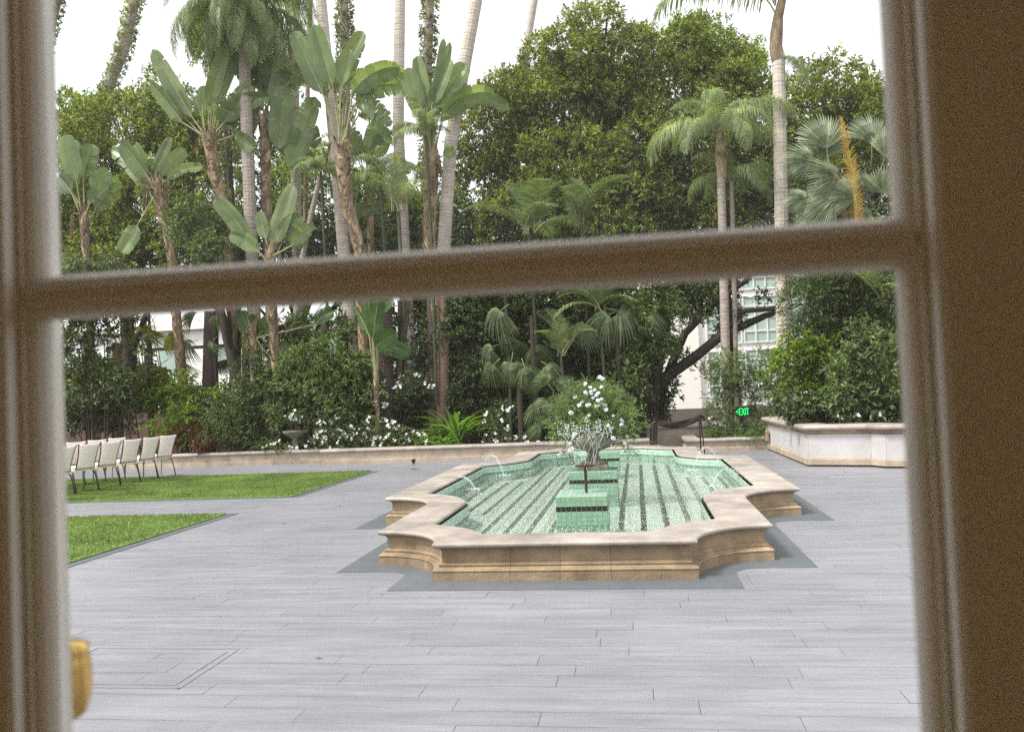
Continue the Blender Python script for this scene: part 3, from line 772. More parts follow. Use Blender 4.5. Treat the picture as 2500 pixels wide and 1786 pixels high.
# ================================================================== CHAIRS
def make_chair(label):
    t = empty('banquet_chair', (0, 0, 0), label, 'chair', 'white banquet chairs in two rows')
    # chair faces +x locally; back towards -x
    hw = .22
    # seat pad
    mb = MB(); k = 6
    prof = [(.0, .0), (.012, .03), (.03, .045), (.40, .055), (.44, .04), (.45, .0)]
    V = []
    for i in range(9):
        yy = -hw+2*hw*i/8; e = 1-.35*abs(2*i/8-1)**6
        for (x, z) in prof: V.append((x-.2, yy, .43+z*e))
    F = [(i*6+j, i*6+j+1, (i+1)*6+j+1, (i+1)*6+j) for i in range(8) for j in range(5)]+[(i*6+5, i*6, (i+1)*6, (i+1)*6+5) for i in range(8)]+[tuple(range(6)), tuple(48+j for j in range(6))[::-1]]
    mb.add(V, F); mb.build('seat', chair_seat, t, smooth=True)
    MB().box(-.21, .24, -hw+.01, hw-.01, .40, .43).build('seat_pan', chair_seat, t)
    # back: curved sling (waisted), leaning back
    V = []; nz = 10; ny_ = 8
    def bx(f): return -.20-.03*math.sin(f*2.2)*0-.02-.17*f**1.7+.05*math.sin(math.pi*f)*-.6
    for i in range(nz+1):
        f = i/nz; z = .44+.47*f; half = .172+.030*f**2-.012*math.sin(math.pi*f)
        for j in range(ny_+1):
            g = 2*j/ny_-1; V.append((bx(f)-.03*(1-g*g), g*half, z-.012*(1-g*g)*(f)))
    F = [(i*(ny_+1)+j, i*(ny_+1)+j+1, (i+1)*(ny_+1)+j+1, (i+1)*(ny_+1)+j) for i in range(nz) for j in range(ny_)]
    o = ob('backrest', rawmesh('backrest', V, F, [chair_back], True), t); md = o.modifiers.new('solid', 'SOLIDIFY'); md.thickness = .012
    fr = MB()
    for sg in (-1, 1):
        fr.tube([(bx(i/nz)-.0, sg*(.180+.030*(i/nz)**2-.012*math.sin(math.pi*i/nz)), .44+.47*i/nz) for i in range(nz+1)], .013, 6)
    fr.tube([(bx(0)-.03*(1-(2*j/8-1)**2), (2*j/8-1)*.19, .435) for j in range(9)], .009, 6)
    fr.build('back_frame', bronze, t, smooth=True)
    for sx in (1, -1):
        for sy in (-1, 1):
            mb = MB()
            if sx == 1: pts = [(.05, sy*(hw-.03), .405), (.14, sy*(hw-.02), .40), (.195, sy*(hw-.01), .36), (.215, sy*hw, .25), (.23, sy*hw, 0)]
            else: pts = [(.02, sy*(hw-.03), .405), (-.12, sy*(hw-.02), .40), (-.18, sy*(hw-.01), .36), (-.24, sy*hw, .2), (-.30, sy*hw, 0)]
            mb.tube(pts, .0125, 8, 0); l = mb.build('leg', chrome if sx == 1 else bronze, t, smooth=True)
    return t
def copy_tree(o, parent=None):
    c = o.copy(); C.objects.link(c)
    if parent: c.parent = parent
    for ch in list(o.children): copy_tree(ch, c)
    return c
spots = []
fy = np.linspace(5.02, 5.02-.70*6, 7)
fl = ['farthest white banquet chair of the front row, nearest the garden wall', 'white banquet chair of the front row, second from the garden wall', 'white banquet chair of the front row, third from the garden wall', 'white banquet chair in the middle of the front row on the turf', 'white banquet chair of the front row, just beyond the two nearest the door', 'white banquet chair of the front row, second nearest to the door', 'white banquet chair at the door end of the front row, cut by the window frame']
bl_ = ['white banquet chair at the garden wall end of the rear row', 'white banquet chair of the rear row, second from the garden wall', 'white banquet chair of the rear row showing between two front backs', 'white banquet chair of the rear row with a bright white cloth edge beside it', 'white banquet chair at the left end of the rear row, half behind the window frame']
proto = make_chair(fl[0])
xf = [-9.98+.02*q_ for q_ in range(7)]
for i in range(7):
    o = proto if i == 0 else copy_tree(proto); o['label'] = fl[i]
    o.location = (xf[i], fy[i]-.02, .02); o.rotation_euler.z = math.radians(180-24+rnd.uniform(-4, 4))
for i in range(5):
    o = copy_tree(proto); o['label'] = bl_[i]
    o.location = (-11.0+.02*i, 4.7-.70*i, .02); o.rotation_euler.z = math.radians(180-24+rnd.uniform(-4, 4))

# ================================================================== URN + FLOWERS
ug = empty('flower_urn', tuple(UC), 'weathered lobed stone urn on the middle plinth of the fountain', 'urn'); ug.scale = (1.15, 1.15, 1.0)
MB().box(-.165, .165, -.165, .165, 0, .075).build('foot', urn_stone, ug)
fl_ = lambda q, z: (.055*abs(math.sin(q*4))-.03) if .26 < z < .50 else 0
MB().lathe([(.15, .075), (.15, .09), (.125, .105), (.09, .13), (.07, .17), (.065, .21), (.075, .235), (.12, .26), (.19, .285), (.25, .32), (.28, .37), (.275, .42), (.25, .46), (.235, .49), (.24, .52), (.275, .55), (.31, .575), (.315, .60), (.29, .605), (.27, .59), (.1, .58)], 64, flute=fl_).build('bowl', urn_stone, ug, smooth=True)
# flower mesh
def flower_mesh(name, s=.03):
    mb = MB()
    for k in range(5):
        a = 2*math.pi*k/5
        def pt(r, da, z): return (r*s*math.cos(a+da), r*s*math.sin(a+da), z*s)
        mb.add([(0, 0, 0), pt(.7, -.55, .35), pt(1.1, -.2, .25), pt(1.1, .2, .25), pt(.7, .55, .35)], [(0, 1, 2, 3, 4)])
    return mb.mesh(name, [petal])
flw = flower_mesh('blossom', .034)
def rose_mesh(s=.025):
    mb = MB()
    for ring_, (n, r, z, tl) in enumerate(((6, 1.1, .0, .2), (5, .8, .25, .6), (4, .45, .45, .9))):
        for k in range(n):
            a = 2*math.pi*(k+.5*ring_)/n
            ca, sa = math.cos(a), math.sin(a)
            def pt(rr, t, zz): return ((rr*ca-t*sa)*s, (rr*sa+t*ca)*s, zz*s)
            mb.add([pt(0, 0, z-.2), pt(r*.7, -.45, z+.1), pt(r, -.25, z+.15+tl*.4), pt(r, .25, z+.15+tl*.4), pt(r*.7, .45, z+.1)], [(0, 1, 2, 3, 4)])
    return mb.mesh('blossom', [petal])
rose = rose_mesh()
bq = np.array([UC[0], UC[1], UC[2]+.58])
bouq = empty('flower_arrangement', tuple(bq), 'airy mound of white flowers and feathery green foliage spilling from the stone urn', 'flowers')
blobs = [(bq+np.array([0, 0, .20]), (.42, .36, .28)), (bq+np.array([-.12, 0, .36]), (.16, .16, .16)), (bq+np.array([.12, .0, .36]), (.18, .18, .16)), (bq+np.array([-.40, -.1, .04]), (.18, .16, .17)), (bq+np.array([.42, -.1, .06]), (.18, .16, .19)), (bq+np.array([0, -.22, .05]), (.3, .14, .14)), (bq+np.array([-.30, -.16, -.28]), (.06, .06, .14)), (bq+np.array([.42, -.1, -.2]), (.07, .07, .1)), (bq+np.array([.34, 0, .25]), (.12, .12, .12)), (bq+np.array([-.30, 0, .22]), (.10, .12, .10))]
V, F = blobs_cloud(blobs, 180, sub=False, nl=11, tl=.19, L=.055, W=.0115, inner=.6)
o = ob('foliage', rawmesh('foliage', V-bq, F, [leafmat('feathery_leaf', (.10, .16, .06), (.17, .24, .10), (.26, .34, .16), trans=.4)]), bouq)
stems = MB()
FP = [(-.05, .62), (.02, .56), (.03, .50), (-.04, .46), (-.22, .42), (.09, .52), (.12, .44), (.06, .40), (.14, .36), (.2, .38), (.24, .28), (-.12, .34), (-.16, .30), (0.0, .30), (.1, .28), (.18, .30), (.26, .22), (-.30, .20), (-.52, .0+.12), (-.40, .0), (-.38, -.03), (.5, .03), (.48, -.02), (.54, -.08), (.56, -.2), (.72, -.2), (-.02, .14), (-.06, .06), (-.10, .1), (-.34, -.26), (-.38, -.30), (-.30, -.34), (-.36, -.38), (-.52, -.44), (.3, -.1), (.34, -.2), (.4, -.26), (.45, -.22), (.6, -.36), (.36, .12), (-.2, -.02), (.28, -.02), (-.25, -.12), (.52, -.3), (.2, .48+.08), (.22, .60+.08)]
for (fx, fz) in FP:
    fx *= .82; fz *= .86
    r2 = rnd.uniform(-.42, -.26) if abs(fx) < .3 else rnd.uniform(-.3, -.1)
    q = np.array([fx, r2, fz+.02])
    for kk in range(rnd.choice((1, 1, 2))):
        o = ob('blossom', rose, bouq, q+np.array([rnd.uniform(-.03, .03), 0, rnd.uniform(-.03, .03)])*(kk > 0)); o.rotation_euler = (rnd.uniform(.6, 1.5), rnd.uniform(-.4, .4), rnd.uniform(-.5, .5)); o.scale = [rnd.uniform(.8, 1.15)]*3
    stems.tube([(fx*.3, r2*.3, -.02), (fx*.75, r2*.8, fz*.6+.05), q], [.003, .0025, .002], 4)
stems.build('stems', fern_l, bouq)

# ================================================================== PLANTS
def palm_trunk_mesh(pts, r0, r1, ring=.09, k=12, bulge=1.03):
    pts = [np.array(p, float) for p in pts]
    cum = [0]
    for a, b in zip(pts, pts[1:]): cum.append(cum[-1]+np.linalg.norm(b-a))
    tot = cum[-1]; n = int(tot/ring); mb = MB(); P2 = []; R = []
    def at(s):
        i = max(0, min(len(pts)-2, int(np.searchsorted(cum, s, 'right')-1))); f = (s-cum[i])/(cum[i+1]-cum[i]); return pts[i]+(pts[i+1]-pts[i])*f
    for i in range(n):
        r = r0+(r1-r0)*(i/n)**.8
        r *= 1+rnd.uniform(-.015, .015)
        P2 += [at(tot*i/n), at(tot*(i+.82)/n)]; R += [r*bulge, r]
    mb.tube(P2, R, k)
    return mb
def trunk_only(label, pts_uv, Y, wpx, m, z_base=0.2, group='tall palm trunks', name='palm_tree', wtop=None, ivy=None, extend=True, ivy_from=0, cat='palm trunk'):
    """tall palm whose crown is above the frame: real trunk up past the picture, with its crown on top"""
    P3 = [P(u, v, Y) for u, v in pts_uv]
    base = P3[-1].copy(); 
    if base[2] > z_base:
        d = P3[-1]-P3[-2]; s = (z_base-P3[-1][2])/d[2] if abs(d[2]) > 1e-3 else 0
        s = min(s, 3.0); base = P3[-1]+d*s; base[2] = z_base; P3.append(base)
    P3 = P3[::-1]
    if extend:
        d = P3[-1]-P3[-2]; d /= np.linalg.norm(d); P3.append(P3[-1]+d*2.5)
    loc = P3[0].copy()
    t = empty(name, loc, label, cat, group)
    r = wpx*mpp(Y)/2
    palm_trunk_mesh([p-loc for p in P3], r*1.1, r*(wtop or .9)).build('trunk', m, t, smooth=False)
    if ivy:
        pos = []; 
        pts = np.array(P3)-loc
        for a, b in zip(pts, pts[1:]):
            L = np.linalg.norm(b-a); n = int(L*ivy*60)
            f = RG.uniform(0, 1, n)[:, None]; c = a+(b-a)*f; ang = RG.uniform(0, 6.28, n); rr = r*RG.uniform(1.0, 1.25, n)
            keep = c[:, 2] > ivy_from
            off = np.stack([np.cos(ang)*rr, np.sin(ang)*rr, np.zeros(n)], 1); pos.append(np.concatenate([(c+off)[keep], off[keep]], 1))
        pos = np.concatenate(pos); V, F = twigs(pos[:, :3], unit(pos[:, 3:]), nl=5, tl=.12, L=.085, W=.06, up=-.2)
        ob('ivy', rawmesh('ivy', V, F, [grey_l]), t)
    return t, P3[-1]

# paddle leaf -----------------------------------------------------------
def bez(a, b, c, n):
    t = np.linspace(0, 1, n)[:, None]; return (1-t)**2*a+2*t*(1-t)*b+t*t*c
def paddle(base, q, tip, w, split=.2, droop=.0, fold=.35, seed=0, tilt=0.0):
    """one leaf: petiole base->q, blade q->tip. returns V, F, mi"""
    R = random.Random(seed)
    base, q, tip = (np.array(x, float) for x in (base, q, tip))
    L = np.linalg.norm(tip-q); n = 15
    ctrl = (q+tip)/2+np.array([0, 0, droop*L])
    mid = bez(q, ctrl, tip, n)
    mb = MB()
    pd = unit(q-base)
    pc = bez(base, (base+q)/2+np.array([0, 0, -.0])+unit(ctrl-q)*-.0, q, 6)
    mb.tube(list(pc), [.032, .028, .024, .021, .019, .017], 6, 1)
    mb.tube(list(mid[:-1]), list(np.linspace(.017, .004, n-1)), 5, 1)
    view = unit(np.array([CAM[0], CAM[1], CAM[2]])-(q+tip)/2)
    for s in (-1, 1):
        lean = 0.; group = None; i = 0
        while i < n-1:
            # group length until the next split
            j = i+1
            while j < n-1 and R.random() > split: j += 1
            lean = R.uniform(-.12, .18)*(2.2*split+.25); sag = R.uniform(0, .5)*split
            V = []
            for kx in range(i, j+1):
                t = kx/(n-1)
                tan = unit(mid[min(kx+1, n-1)]-mid[max(kx-1, 0)])
                side = unit(np.cross(tan, view)*(math.cos(tilt))+np.cross(tan, np.cross(tan, view))*math.sin(tilt)); nrm_ = np.cross(side, tan)
                pr = (max(0, 1-abs(2*t-1)**4.2))**.55*(1.06-.20*t)
                ww = w*.57*max(pr, .02 if t > .01 else .12)
                shr = 0
                if split > .1 and kx == j and j < n-1: shr = -.12*L/(n-1)*3*R.random()
                o1 = mid[kx]; d = side*s*math.cos(fold+lean)+nrm_*math.sin(fold+lean)
                fw_ = tan*.22
                o2 = o1+(d+fw_*.6)*ww*.55; o3 = o1+(d*(1-.1*sag)+fw_-nrm_*.12-np.array([0, 0, sag]))*ww+tan*shr
                V += [o1, o2, o3]
            m = j-i+1
            F = [(a*3+b, a*3+b+1, (a+1)*3+b+1, (a+1)*3+b) for a in range(m-1) for b in range(2)]
            mb.add(V, F, 0); i = j
    return mb
def strelitzia(label, trunk_uv, Y, wpx, leaves, m=strel, z0=.2, group='giant bird of paradise plants'):
    """trunk_uv: points from crown down; leaves: (blade-base u,v, tip u,v, width px, split, droop, dY)"""
    P3 = [P(u, v, Y) for u, v in trunk_uv][::-1]
    b = P3[0]
    if b[2] > z0:
        d = P3[0]-P3[1]; s = (z0-b[2])/d[2]; nb = b+d*min(s, 2.5); nb[2] = z0; P3 = [nb]+P3
    loc = P3[0].copy(); t = empty('bird_of_paradise', loc, label, 'plant', group)
    r = wpx*mpp(Y)/2*.88
    pts = [p-loc for p in P3]
    MB().tube(pts, list(np.linspace(r*.52, r*.8, len(pts))), 10).build('trunk', fibre, t)
    # overlapping dead leaf sheaths, set left and right in a herringbone
    sh = MB(); cum = [0]
    for a, c in zip(pts, pts[1:]): cum.append(cum[-1]+np.linalg.norm(c-a))
    tot = cum[-1]; k = int(tot/.03)
    for i in range(k):
        s = tot*i/k; ii = max(0, min(len(pts)-2, int(np.searchsorted(cum, s, 'right')-1))); f = (s-cum[ii])/(cum[ii+1]-cum[ii]); c = pts[ii]+(pts[ii+1]-pts[ii])*f
        ax = unit(pts[ii+1]-pts[ii]); sg = 1 if i % 2 else -1
        a0 = (0 if sg > 0 else math.pi)+rnd.uniform(-.7, .7)-.0
        fl_out = rnd.random()**2; rr = r*rnd.uniform(.9, 1.08)*(.62+.38*s/tot); ln = rnd.uniform(.24, .46)
        Vv = []
        for jj in range(5):
            g = jj/4; ang = a0-1.5+3.0*g
            rad = np.array([math.cos(ang), math.sin(ang), 0])
            lift = ln*(1-abs(2*g-1))
            Vv += [c+rad*rr*.88-ax*.03, c+rad*rr*(1.0+(.30 if jj == 2 else .04)*fl_out)+ax*lift]
        # make the sheath sweep: edges low on the far side
        sh.add(Vv, [(2*j_, 2*j_+2, 2*j_+3, 2*j_+1) for j_ in range(4)])
    sh.build('leaf_sheaths', fibre, t)['kind'] = 'stuff'
    top = P3[-1]
    ex = [(lf[0]+rnd.uniform(-14, 14), lf[1]+rnd.uniform(0, 26), lf[2]+rnd.uniform(-34, 34), lf[3]+rnd.uniform(6, 46), lf[4]*.8, min(.9, lf[5]+.3), lf[6]+.12, .5) for lf in leaves[::2] if len(lf) < 8]
    for li, lf in enumerate(list(leaves)+ex):
        bu, bv_, tu, tv, wp, spl, dr = lf[:7]; dY = lf[7] if len(lf) > 7 else rnd.uniform(-.3, .3)
        q = P(bu, bv_, Y+dY*.5); tp = P(tu, tv, Y+dY)
        bb = top+np.array([rnd.uniform(-.4, .4)*r, rnd.uniform(-.5, .5)*r, -rnd.uniform(0.05, .5)])
        mb = paddle(bb-loc, q-loc, tp-loc, wp*mpp(Y), spl, dr, seed=rnd.randint(0, 9999), fold=rnd.uniform(.15, .5), tilt=rnd.uniform(-.35, .35))
        mb.build('leaf', [m, stalkm], t, smooth=False)
    for k in range(3 if wpx > 28 else 1):
        sx = rnd.choice((-1, 1)); yy = -r*1.2*rnd.random(); q1 = top+np.array([sx*rnd.uniform(.15, .32), yy, rnd.uniform(-.05, .15)]); q2 = q1+np.array([sx*rnd.uniform(0, .18), 0, -rnd.uniform(.5, .95)])
        paddle(top-loc+np.array([0, 0, -.1]), q1-loc, q2-loc, .22, .85, .1, seed=rnd.randint(0, 999), fold=1.1).build('dead_leaf', [deadm, deadm], t)
    return t
deadm = mat('dead_leaf', (.16, .11, .06), .85, .3, 8, .4, 40, col2=(.32, .25, .15))
strelitzia('giant bird of paradise with two long leaves pointing up left, beside the queen palm', [(463, 300), (475, 380), (497, 470), (505, 560)], 9.4, 34,
    [(425, 258, 338, 110, 40, .12, 0), (405, 272, 333, 182, 38, .1, .05), (462, 232, 500, 100, 34, .1, 0), (478, 232, 520, 135, 30, .15, 0), (500, 270, 560, 190, 44, .3, .1), (480, 262, 535, 245, 42, .4, .15), (450, 250, 452, 190, 26, .1, 0), (520, 300, 565, 330, 40, .3, .2), (490, 260, 600, 215, 44, .3, .2)])
strelitzia('tallest giant bird of paradise with broad upright leaves at the middle of the grove', [(757, 318), (764, 400), (775, 470), (800, 560), (805, 700)], 8.8, 38,
    [(715, 205, 652, 70, 46, .1, 0), (738, 190, 697, 55, 46, .1, 0), (752, 165, 806, 70, 38, .12, .0), (775, 175, 842, 165, 40, .3, .25), (782, 205, 888, 150, 52, .35, .3), (800, 215, 893, 192, 46, .6, .3), (790, 235, 868, 280, 44, .85, .5), (745, 190, 715, 90, 30, .1, 0), (757, 190, 775, 110, 34, .1, 0)])
strelitzia('giant bird of paradise with one leaf arching right over the leaning palm trunk', [(957, 350), (957, 420), (955, 480), (955, 545), (965, 640)], 9.2, 36,
    [(935, 245, 905, 150, 34, .12, 0), (948, 245, 925, 125, 34, .1, 0), (965, 240, 1035, 142, 50, .12, 0), (958, 235, 1000, 130, 36, .1, 0), (985, 262, 1100, 212, 46, .35, .42), (930, 235, 912, 215, 34, .3, 0), (965, 240, 985, 85, 22, .1, 0), (985, 345, 1010, 330, 26, .6, .1)])
strelitzia('short giant bird of paradise with a pale folded leaf in front of the dark tree', [(350, 405), (360, 470), (376, 530), (384, 590)], 8.7, 30,
    [(330, 395, 268, 315, 52, .15, .1), (345, 385, 378, 306, 30, .1, 0), (360, 390, 412, 332, 34, .12, .1), (372, 398, 450, 372, 26, .5, .3), (330, 380, 300, 320, 36, .15, .1), (305, 500, 270, 560, 40, .3, 0)])
strelitzia('slender giant bird of paradise behind the queen palm trunk with a long drooping leaf', [(585, 262), (590, 330), (590, 430), (597, 560)], 9.9, 30,
    [(560, 195, 518, 118, 36, .12, 0), (580, 200, 560, 112, 34, .12, 0), (600, 195, 600, 130, 40, .25, .05), (610, 250, 632, 120, 46, .3, .0), (620, 330, 630, 190, 52, .12, 0), (645, 370, 700, 215, 56, .4, .0), (640, 185, 680, 140, 38, .8, .2), (565, 230, 545, 300, 44, .3, .1), (650, 160, 600, 190, 34, .6, .2)])
strelitzia('low giant bird of paradise with a long upright leaf, right of the ringed palm trunk', [(600, 560), (604, 640)], 8.3, 26,
    [(605, 545, 650, 410, 42, .12, 0), (560, 545, 478, 440, 42, .15, .12), (620, 520, 672, 480, 36, .3, .2), (590, 530, 575, 470, 30, .3, .1), (648, 545, 690, 505, 34, .4, .2), (575, 560, 510, 520, 36, .3, .2)])
strelitzia('giant bird of paradise with broad dull leaves by the left window frame', [(185, 470), (190, 540), (195, 600)], 8.6, 24,
    [(170, 400, 145, 300, 52, .15, 0), (185, 395, 205, 320, 48, .2, 0), (205, 420, 245, 385, 44, .3, .2), (160, 430, 130, 390, 40, .3, .1), (200, 450, 240, 410, 38, .3, .2)])
strelitzia('young giant bird of paradise with deep green leaves beside the dark palm base', [(835, 850), (836, 880)], 8.0, 16,
    [(835, 770, 880, 742, 48, .1, .15), (838, 690, 872, 660, 44, .1, .1), (825, 730, 815, 640, 26, .1, 0), (828, 750, 842, 640, 34, .1, 0)], strel_d)
strelitzia('leafy giant bird of paradise low among the trunks left of centre', [(560, 720), (566, 850)], 8.9, 20,
    [(555, 740, 535, 690, 40, .2, 0), (575, 745, 610, 700, 40, .2, .1), (545, 780, 560, 720, 44, .1, .1), (700, 720, 740, 690, 36, .3, .2), (600, 800, 640, 760, 34, .3, .2)], strel_d)
strelitzia('half hidden giant bird of paradise in the gap between the pale trunks', [(822, 420), (822, 500)], 11.0, 20,
    [(820, 340, 835, 270, 38, .3, 0), (835, 350, 862, 285, 36, .4, .1), (800, 350, 790, 290, 30, .3, .0), (700, 330, 690, 280, 40, .3, .1), (770, 480, 840, 465, 26, .7, .2)])

# palm trunks beyond the frame ----------------------------------------------
TR = [
 ('leaning ivy covered palm trunk rising to the upper left of the garden', [(300, -5), (275, 110), (215, 255)], 15.0, 26, trunk_grey, 2.2),
 ('short visible length of ivy covered palm trunk at the far upper left', [(128, -5), (110, 60), (85, 160)], 13.5, 24, trunk_grey, 2.2),
 ('slim palm trunk with a little ivy, first right of the queen palm crown', [(653, -5), (652, 150), (660, 560)], 12.0, 24, trunk_pale, .5),
 ('pale palm trunk directly behind the tallest bird of paradise', [(712, -5), (740, 290), (763, 560)], 10.3, 27, trunk_pale, 0),
 ('ivy covered palm trunk behind the top of the tallest bird of paradise', [(762, -5), (765, 75), (768, 400), (850, 540), (855, 800)][:3], 12.5, 24, trunk_grey, 2.4),
 ('straight pale palm trunk with a worn patch, right of the grove', [(888, -5), (886, 120), (884, 290), (898, 560)], 11.5, 26, trunk_pale, 0),
 ('ivy covered palm trunk ending behind the arching paddle leaf', [(954, -5), (948, 180), (950, 420)], 13.5, 22, trunk_grey, 2.4),
 ('thick palm trunk leaning right above the arching paddle leaf', [(1058, -5), (1015, 230), (1000, 320), (985, 560)], 9.9, 30, trunk_pale, 0),
 ('faint thin palm trunk leaning right above the big dark tree', [(1187, -5), (1160, 150)], 22, 18, trunk_pale, 0),
 ('slim reddish palm stem between the pale trunks', [(690, -5), (683, 190), (640, 560)][:2], 13.0, 11, fibre, 0),
 ('thin leaning stem crossing low behind the pale palm trunk', [(712, 390), (690, 480), (672, 570)], 9.7, 13, trunk_grey, 0),
]
for lab, uv, Y, wp, m, iv in TR:
    trunk_only(lab, uv, Y, wp, m, ivy=iv or None, extend=uv[0][1] < 10)
LT = [
 ('thick purplish palm base standing left of the reddish stems', [(852, 665), (855, 870)], 8.8, 38, trunk_purple),
 ('reddish brown slanting stem beside the thick purplish palm base', [(905, 665), (885, 840)], 9.1, 15, fibre),
 ('upright brown palm stem just left of the two thick trunks', [(890, 665), (893, 830)], 9.3, 16, trunk_purple),
 ('dark brown thick trunk, left one of the touching pair', [(962, 655), (965, 830)], 9.3, 30, trunk_purple),
 ('lighter brown thick trunk, right one of the touching pair', [(985, 655), (984, 820)], 9.1, 26, mat('brown_palm_bark', (.20, .13, .10), .9, .25, 6, 1, 30, stretch=(1, 1, 6))),
 ('flared dark stump among the shrubs with yellow fan leaves behind', [(470, 690), (465, 880)], 9.5, 34, trunk_purple),
 ('brown stem beside the flared dark stump', [(545, 690), (548, 880)], 9.5, 20, trunk_purple),
 ('short hairy brown palm stem near the left window frame', [(260, 760), (262, 900)], 9.0, 22, fibre),
 ('narrow dark stem with leafy shoots left of centre', [(672, 700), (668, 860)], 10.2, 12, trunk_purple),
 ('slim brown stem behind the leafy shoots', [(722, 700), (716, 850)], 10.2, 14, fibre),
 ('broad brown stem behind the middle shrub mass', [(760, 700), (762, 840)], 9.7, 26, trunk_purple),
 ('bundle of reddish fibrous stems above the grey green shrub', [(600, 680), (612, 830)], 9.2, 24, fibre),
]
for lab, uv, Y, wp, m in LT:
    trunk_only(lab, uv, Y, wp, m, extend=False, group='lower palm trunks behind the bed', wtop=1.0)

# fronds ---------------------------------------------------------------------
def frond_mesh(name, length, arch, ll, droop, n, m, w=.022, start=.12, vee=.5, segs=3, plume=0.0, tipfrac=.35, rr=.018, spread=.9):
    """pinnate frond in local coords: rises along +x, +z"""
    mb = MB(); K = 14
    pts = []
    for i in range(K+1):
        f = i/K; ang = arch[0]+(arch[1]-arch[0])*f**1.15
        if i == 0: p = np.zeros(3)
        else: p = pts[-1]+np.array([math.cos(ang), 0, math.sin(ang)])*length/K
        pts.append(p)
    mb.tube(pts, list(np.linspace(rr, rr*.2, K+1)), 5, 1)
    V = []; F = []
    for s in (-1, 1):
        for i in range(n):
            f = start+(1-start)*(i+.5)/n; x = f*K; k = min(K-1, int(x)); p = pts[k]+(pts[k+1]-pts[k])*(x-k)
            tan = unit(pts[k+1]-pts[k]); up_ = np.array([-tan[2], 0, tan[0]])
            L = ll*(math.sin(math.pi*min(1, .12+.86*f))**.6)*rnd.uniform(.85, 1.1)
            if f > .9: L *= .75
            v = vee+rnd.uniform(-plume, plume)
            d = unit(np.array([0, s, 0])*math.cos(v)*spread+up_*math.sin(v)+tan*(.35+tipfrac*f))
            side = unit(np.cross(d, up_)+1e-6)*w/2
            q = p.copy(); dd = d.copy(); b = len(V)
            V += [q-side*.5, q+side*.5]
            for g in range(1, segs+1):
                q = q+dd*L/segs; dd = unit(dd+np.array([0, 0, -droop*(g/segs)]))
                ww = 1.0 if g < segs else .12
                V += [q-side*ww, q+side*ww]
                F.append((b+2*(g-1), b+2*(g-1)+1, b+2*g+1, b+2*g))
    mb.add(V, F, 0)
    return mb.mesh(name, [m, stalkm])
qf = [frond_mesh('frond', 3.2, (1.15, -1.25), .72, 2.6, 120, queen_l, w=.024, plume=.55, vee=.1, segs=4), frond_mesh('frond', 2.9, (.8, -1.45), .7, 2.8, 115, queen_l, w=.024, plume=.55, vee=.1, segs=4), frond_mesh('frond', 2.6, (1.35, -.6), .62, 2.4, 105, queen_l, w=.022, plume=.5, vee=.2, segs=4)]
kf = [frond_mesh('frond', 1.9, (1.2, -.5), .48, .5, 38, kentia_l, w=.032, vee=.1, segs=3), frond_mesh('frond', 1.7, (.8, -.9), .45, .6, 34, kentia_l, w=.032, vee=.0, segs=3), frond_mesh('frond', 1.5, (1.4, .4), .40, .3, 32, kentia_l, w=.03, vee=.35, segs=3)]
af = [frond_mesh('frond', 1.6, (1.4, .3), .34, .35, 34, queen_l, w=.018, vee=.5), frond_mesh('frond', 1.5, (1.1, -.3), .33, .6, 32, queen_l, w=.018, vee=.4)]
def place_fronds(t, c, meshes, n, scale=1.0, az0=0, az1=6.283, tilt=(-.3, .3)):
    for i in range(n):
        o = ob('frond', rnd.choice(meshes), t, c); o.rotation_euler = (0, rnd.uniform(*tilt), az0+(az1-az0)*(i+rnd.uniform(-.3, .3))/n)
        o.scale = [scale*rnd.uniform(.85, 1.1)]*3
def palm(label, top_uv, Y, base_v, wpx, meshes, n, m, scale=1, crownshaft=None, group=None, cat='palm tree', base_u=None, name='palm_tree', tilt=(-.3, .3), **kw):
    top = P(top_uv[0], top_uv[1], Y); bu = base_u if base_u is not None else top_uv[0]+(base_v-top_uv[1])*.03
    b = P(bu, base_v, Y); loc = np.array([b[0], Y, .2])
    t = empty(name, loc, label, cat, group); r = wpx*mpp(Y)/2
    palm_trunk_mesh([(0, 0, 0), (top-loc)*.5+np.array([0, 0, 0]), top-loc], r*1.1, r*.9, ring=.1).build('trunk', m, t)
    if crownshaft: MB().tube([top-loc+np.array([0, 0, -crownshaft]), top-loc+np.array([0, 0, -crownshaft*.5]), top-loc+np.array([0, 0, .15])], [r*1.0, r*1.35, r*.7], 10).build('crown_shaft', fibre, t)
    place_fronds(t, top-loc, meshes, n, scale, tilt=tilt, **kw)
    return t
qh = [frond_mesh('frond', 3.0, (.75, -1.6), .66, 3.2, 130, queen_l, w=.019, plume=.6, vee=.0, segs=4), frond_mesh('frond', 2.7, (.3, -1.57), .62, 3.2, 125, queen_l, w=.019, plume=.6, vee=.0, segs=4)]
palm('big queen palm at upper left with a dense hanging mop of fronds', (538, 20), 9.6, 600, 30, qh, 46, trunk_grey, .95, base_u=562, tilt=(-.25, .55))
t = palm('middle queen palm with arching fronds and brown fibrous stem, in front of the big tree', (1598, 300), 9.0, 940, 19, qf, 14, trunk_grey, .80, crownshaft=1.1, base_u=1614, tilt=(-.45, .5))
palm('slim queen palm close behind the middle one, with lower drooping fronds', (1624, 400), 9.5, 780, 10, qf, 10, trunk_grey, .6, base_u=1628, tilt=(-.3, .35))
t = palm('tall smooth grey palm trunk at right with fronds high above', (1728, 120), 8.6, 860, 29, qf, 0, trunk_pale, .95, base_u=1737)
q_ = [P(a_, b_, 8.6)-np.array(t.location) for a_, b_ in ((1728, 135), (1722, 105), (1724, 70), (1727, 40), (1736, 0), (1746, -60))]
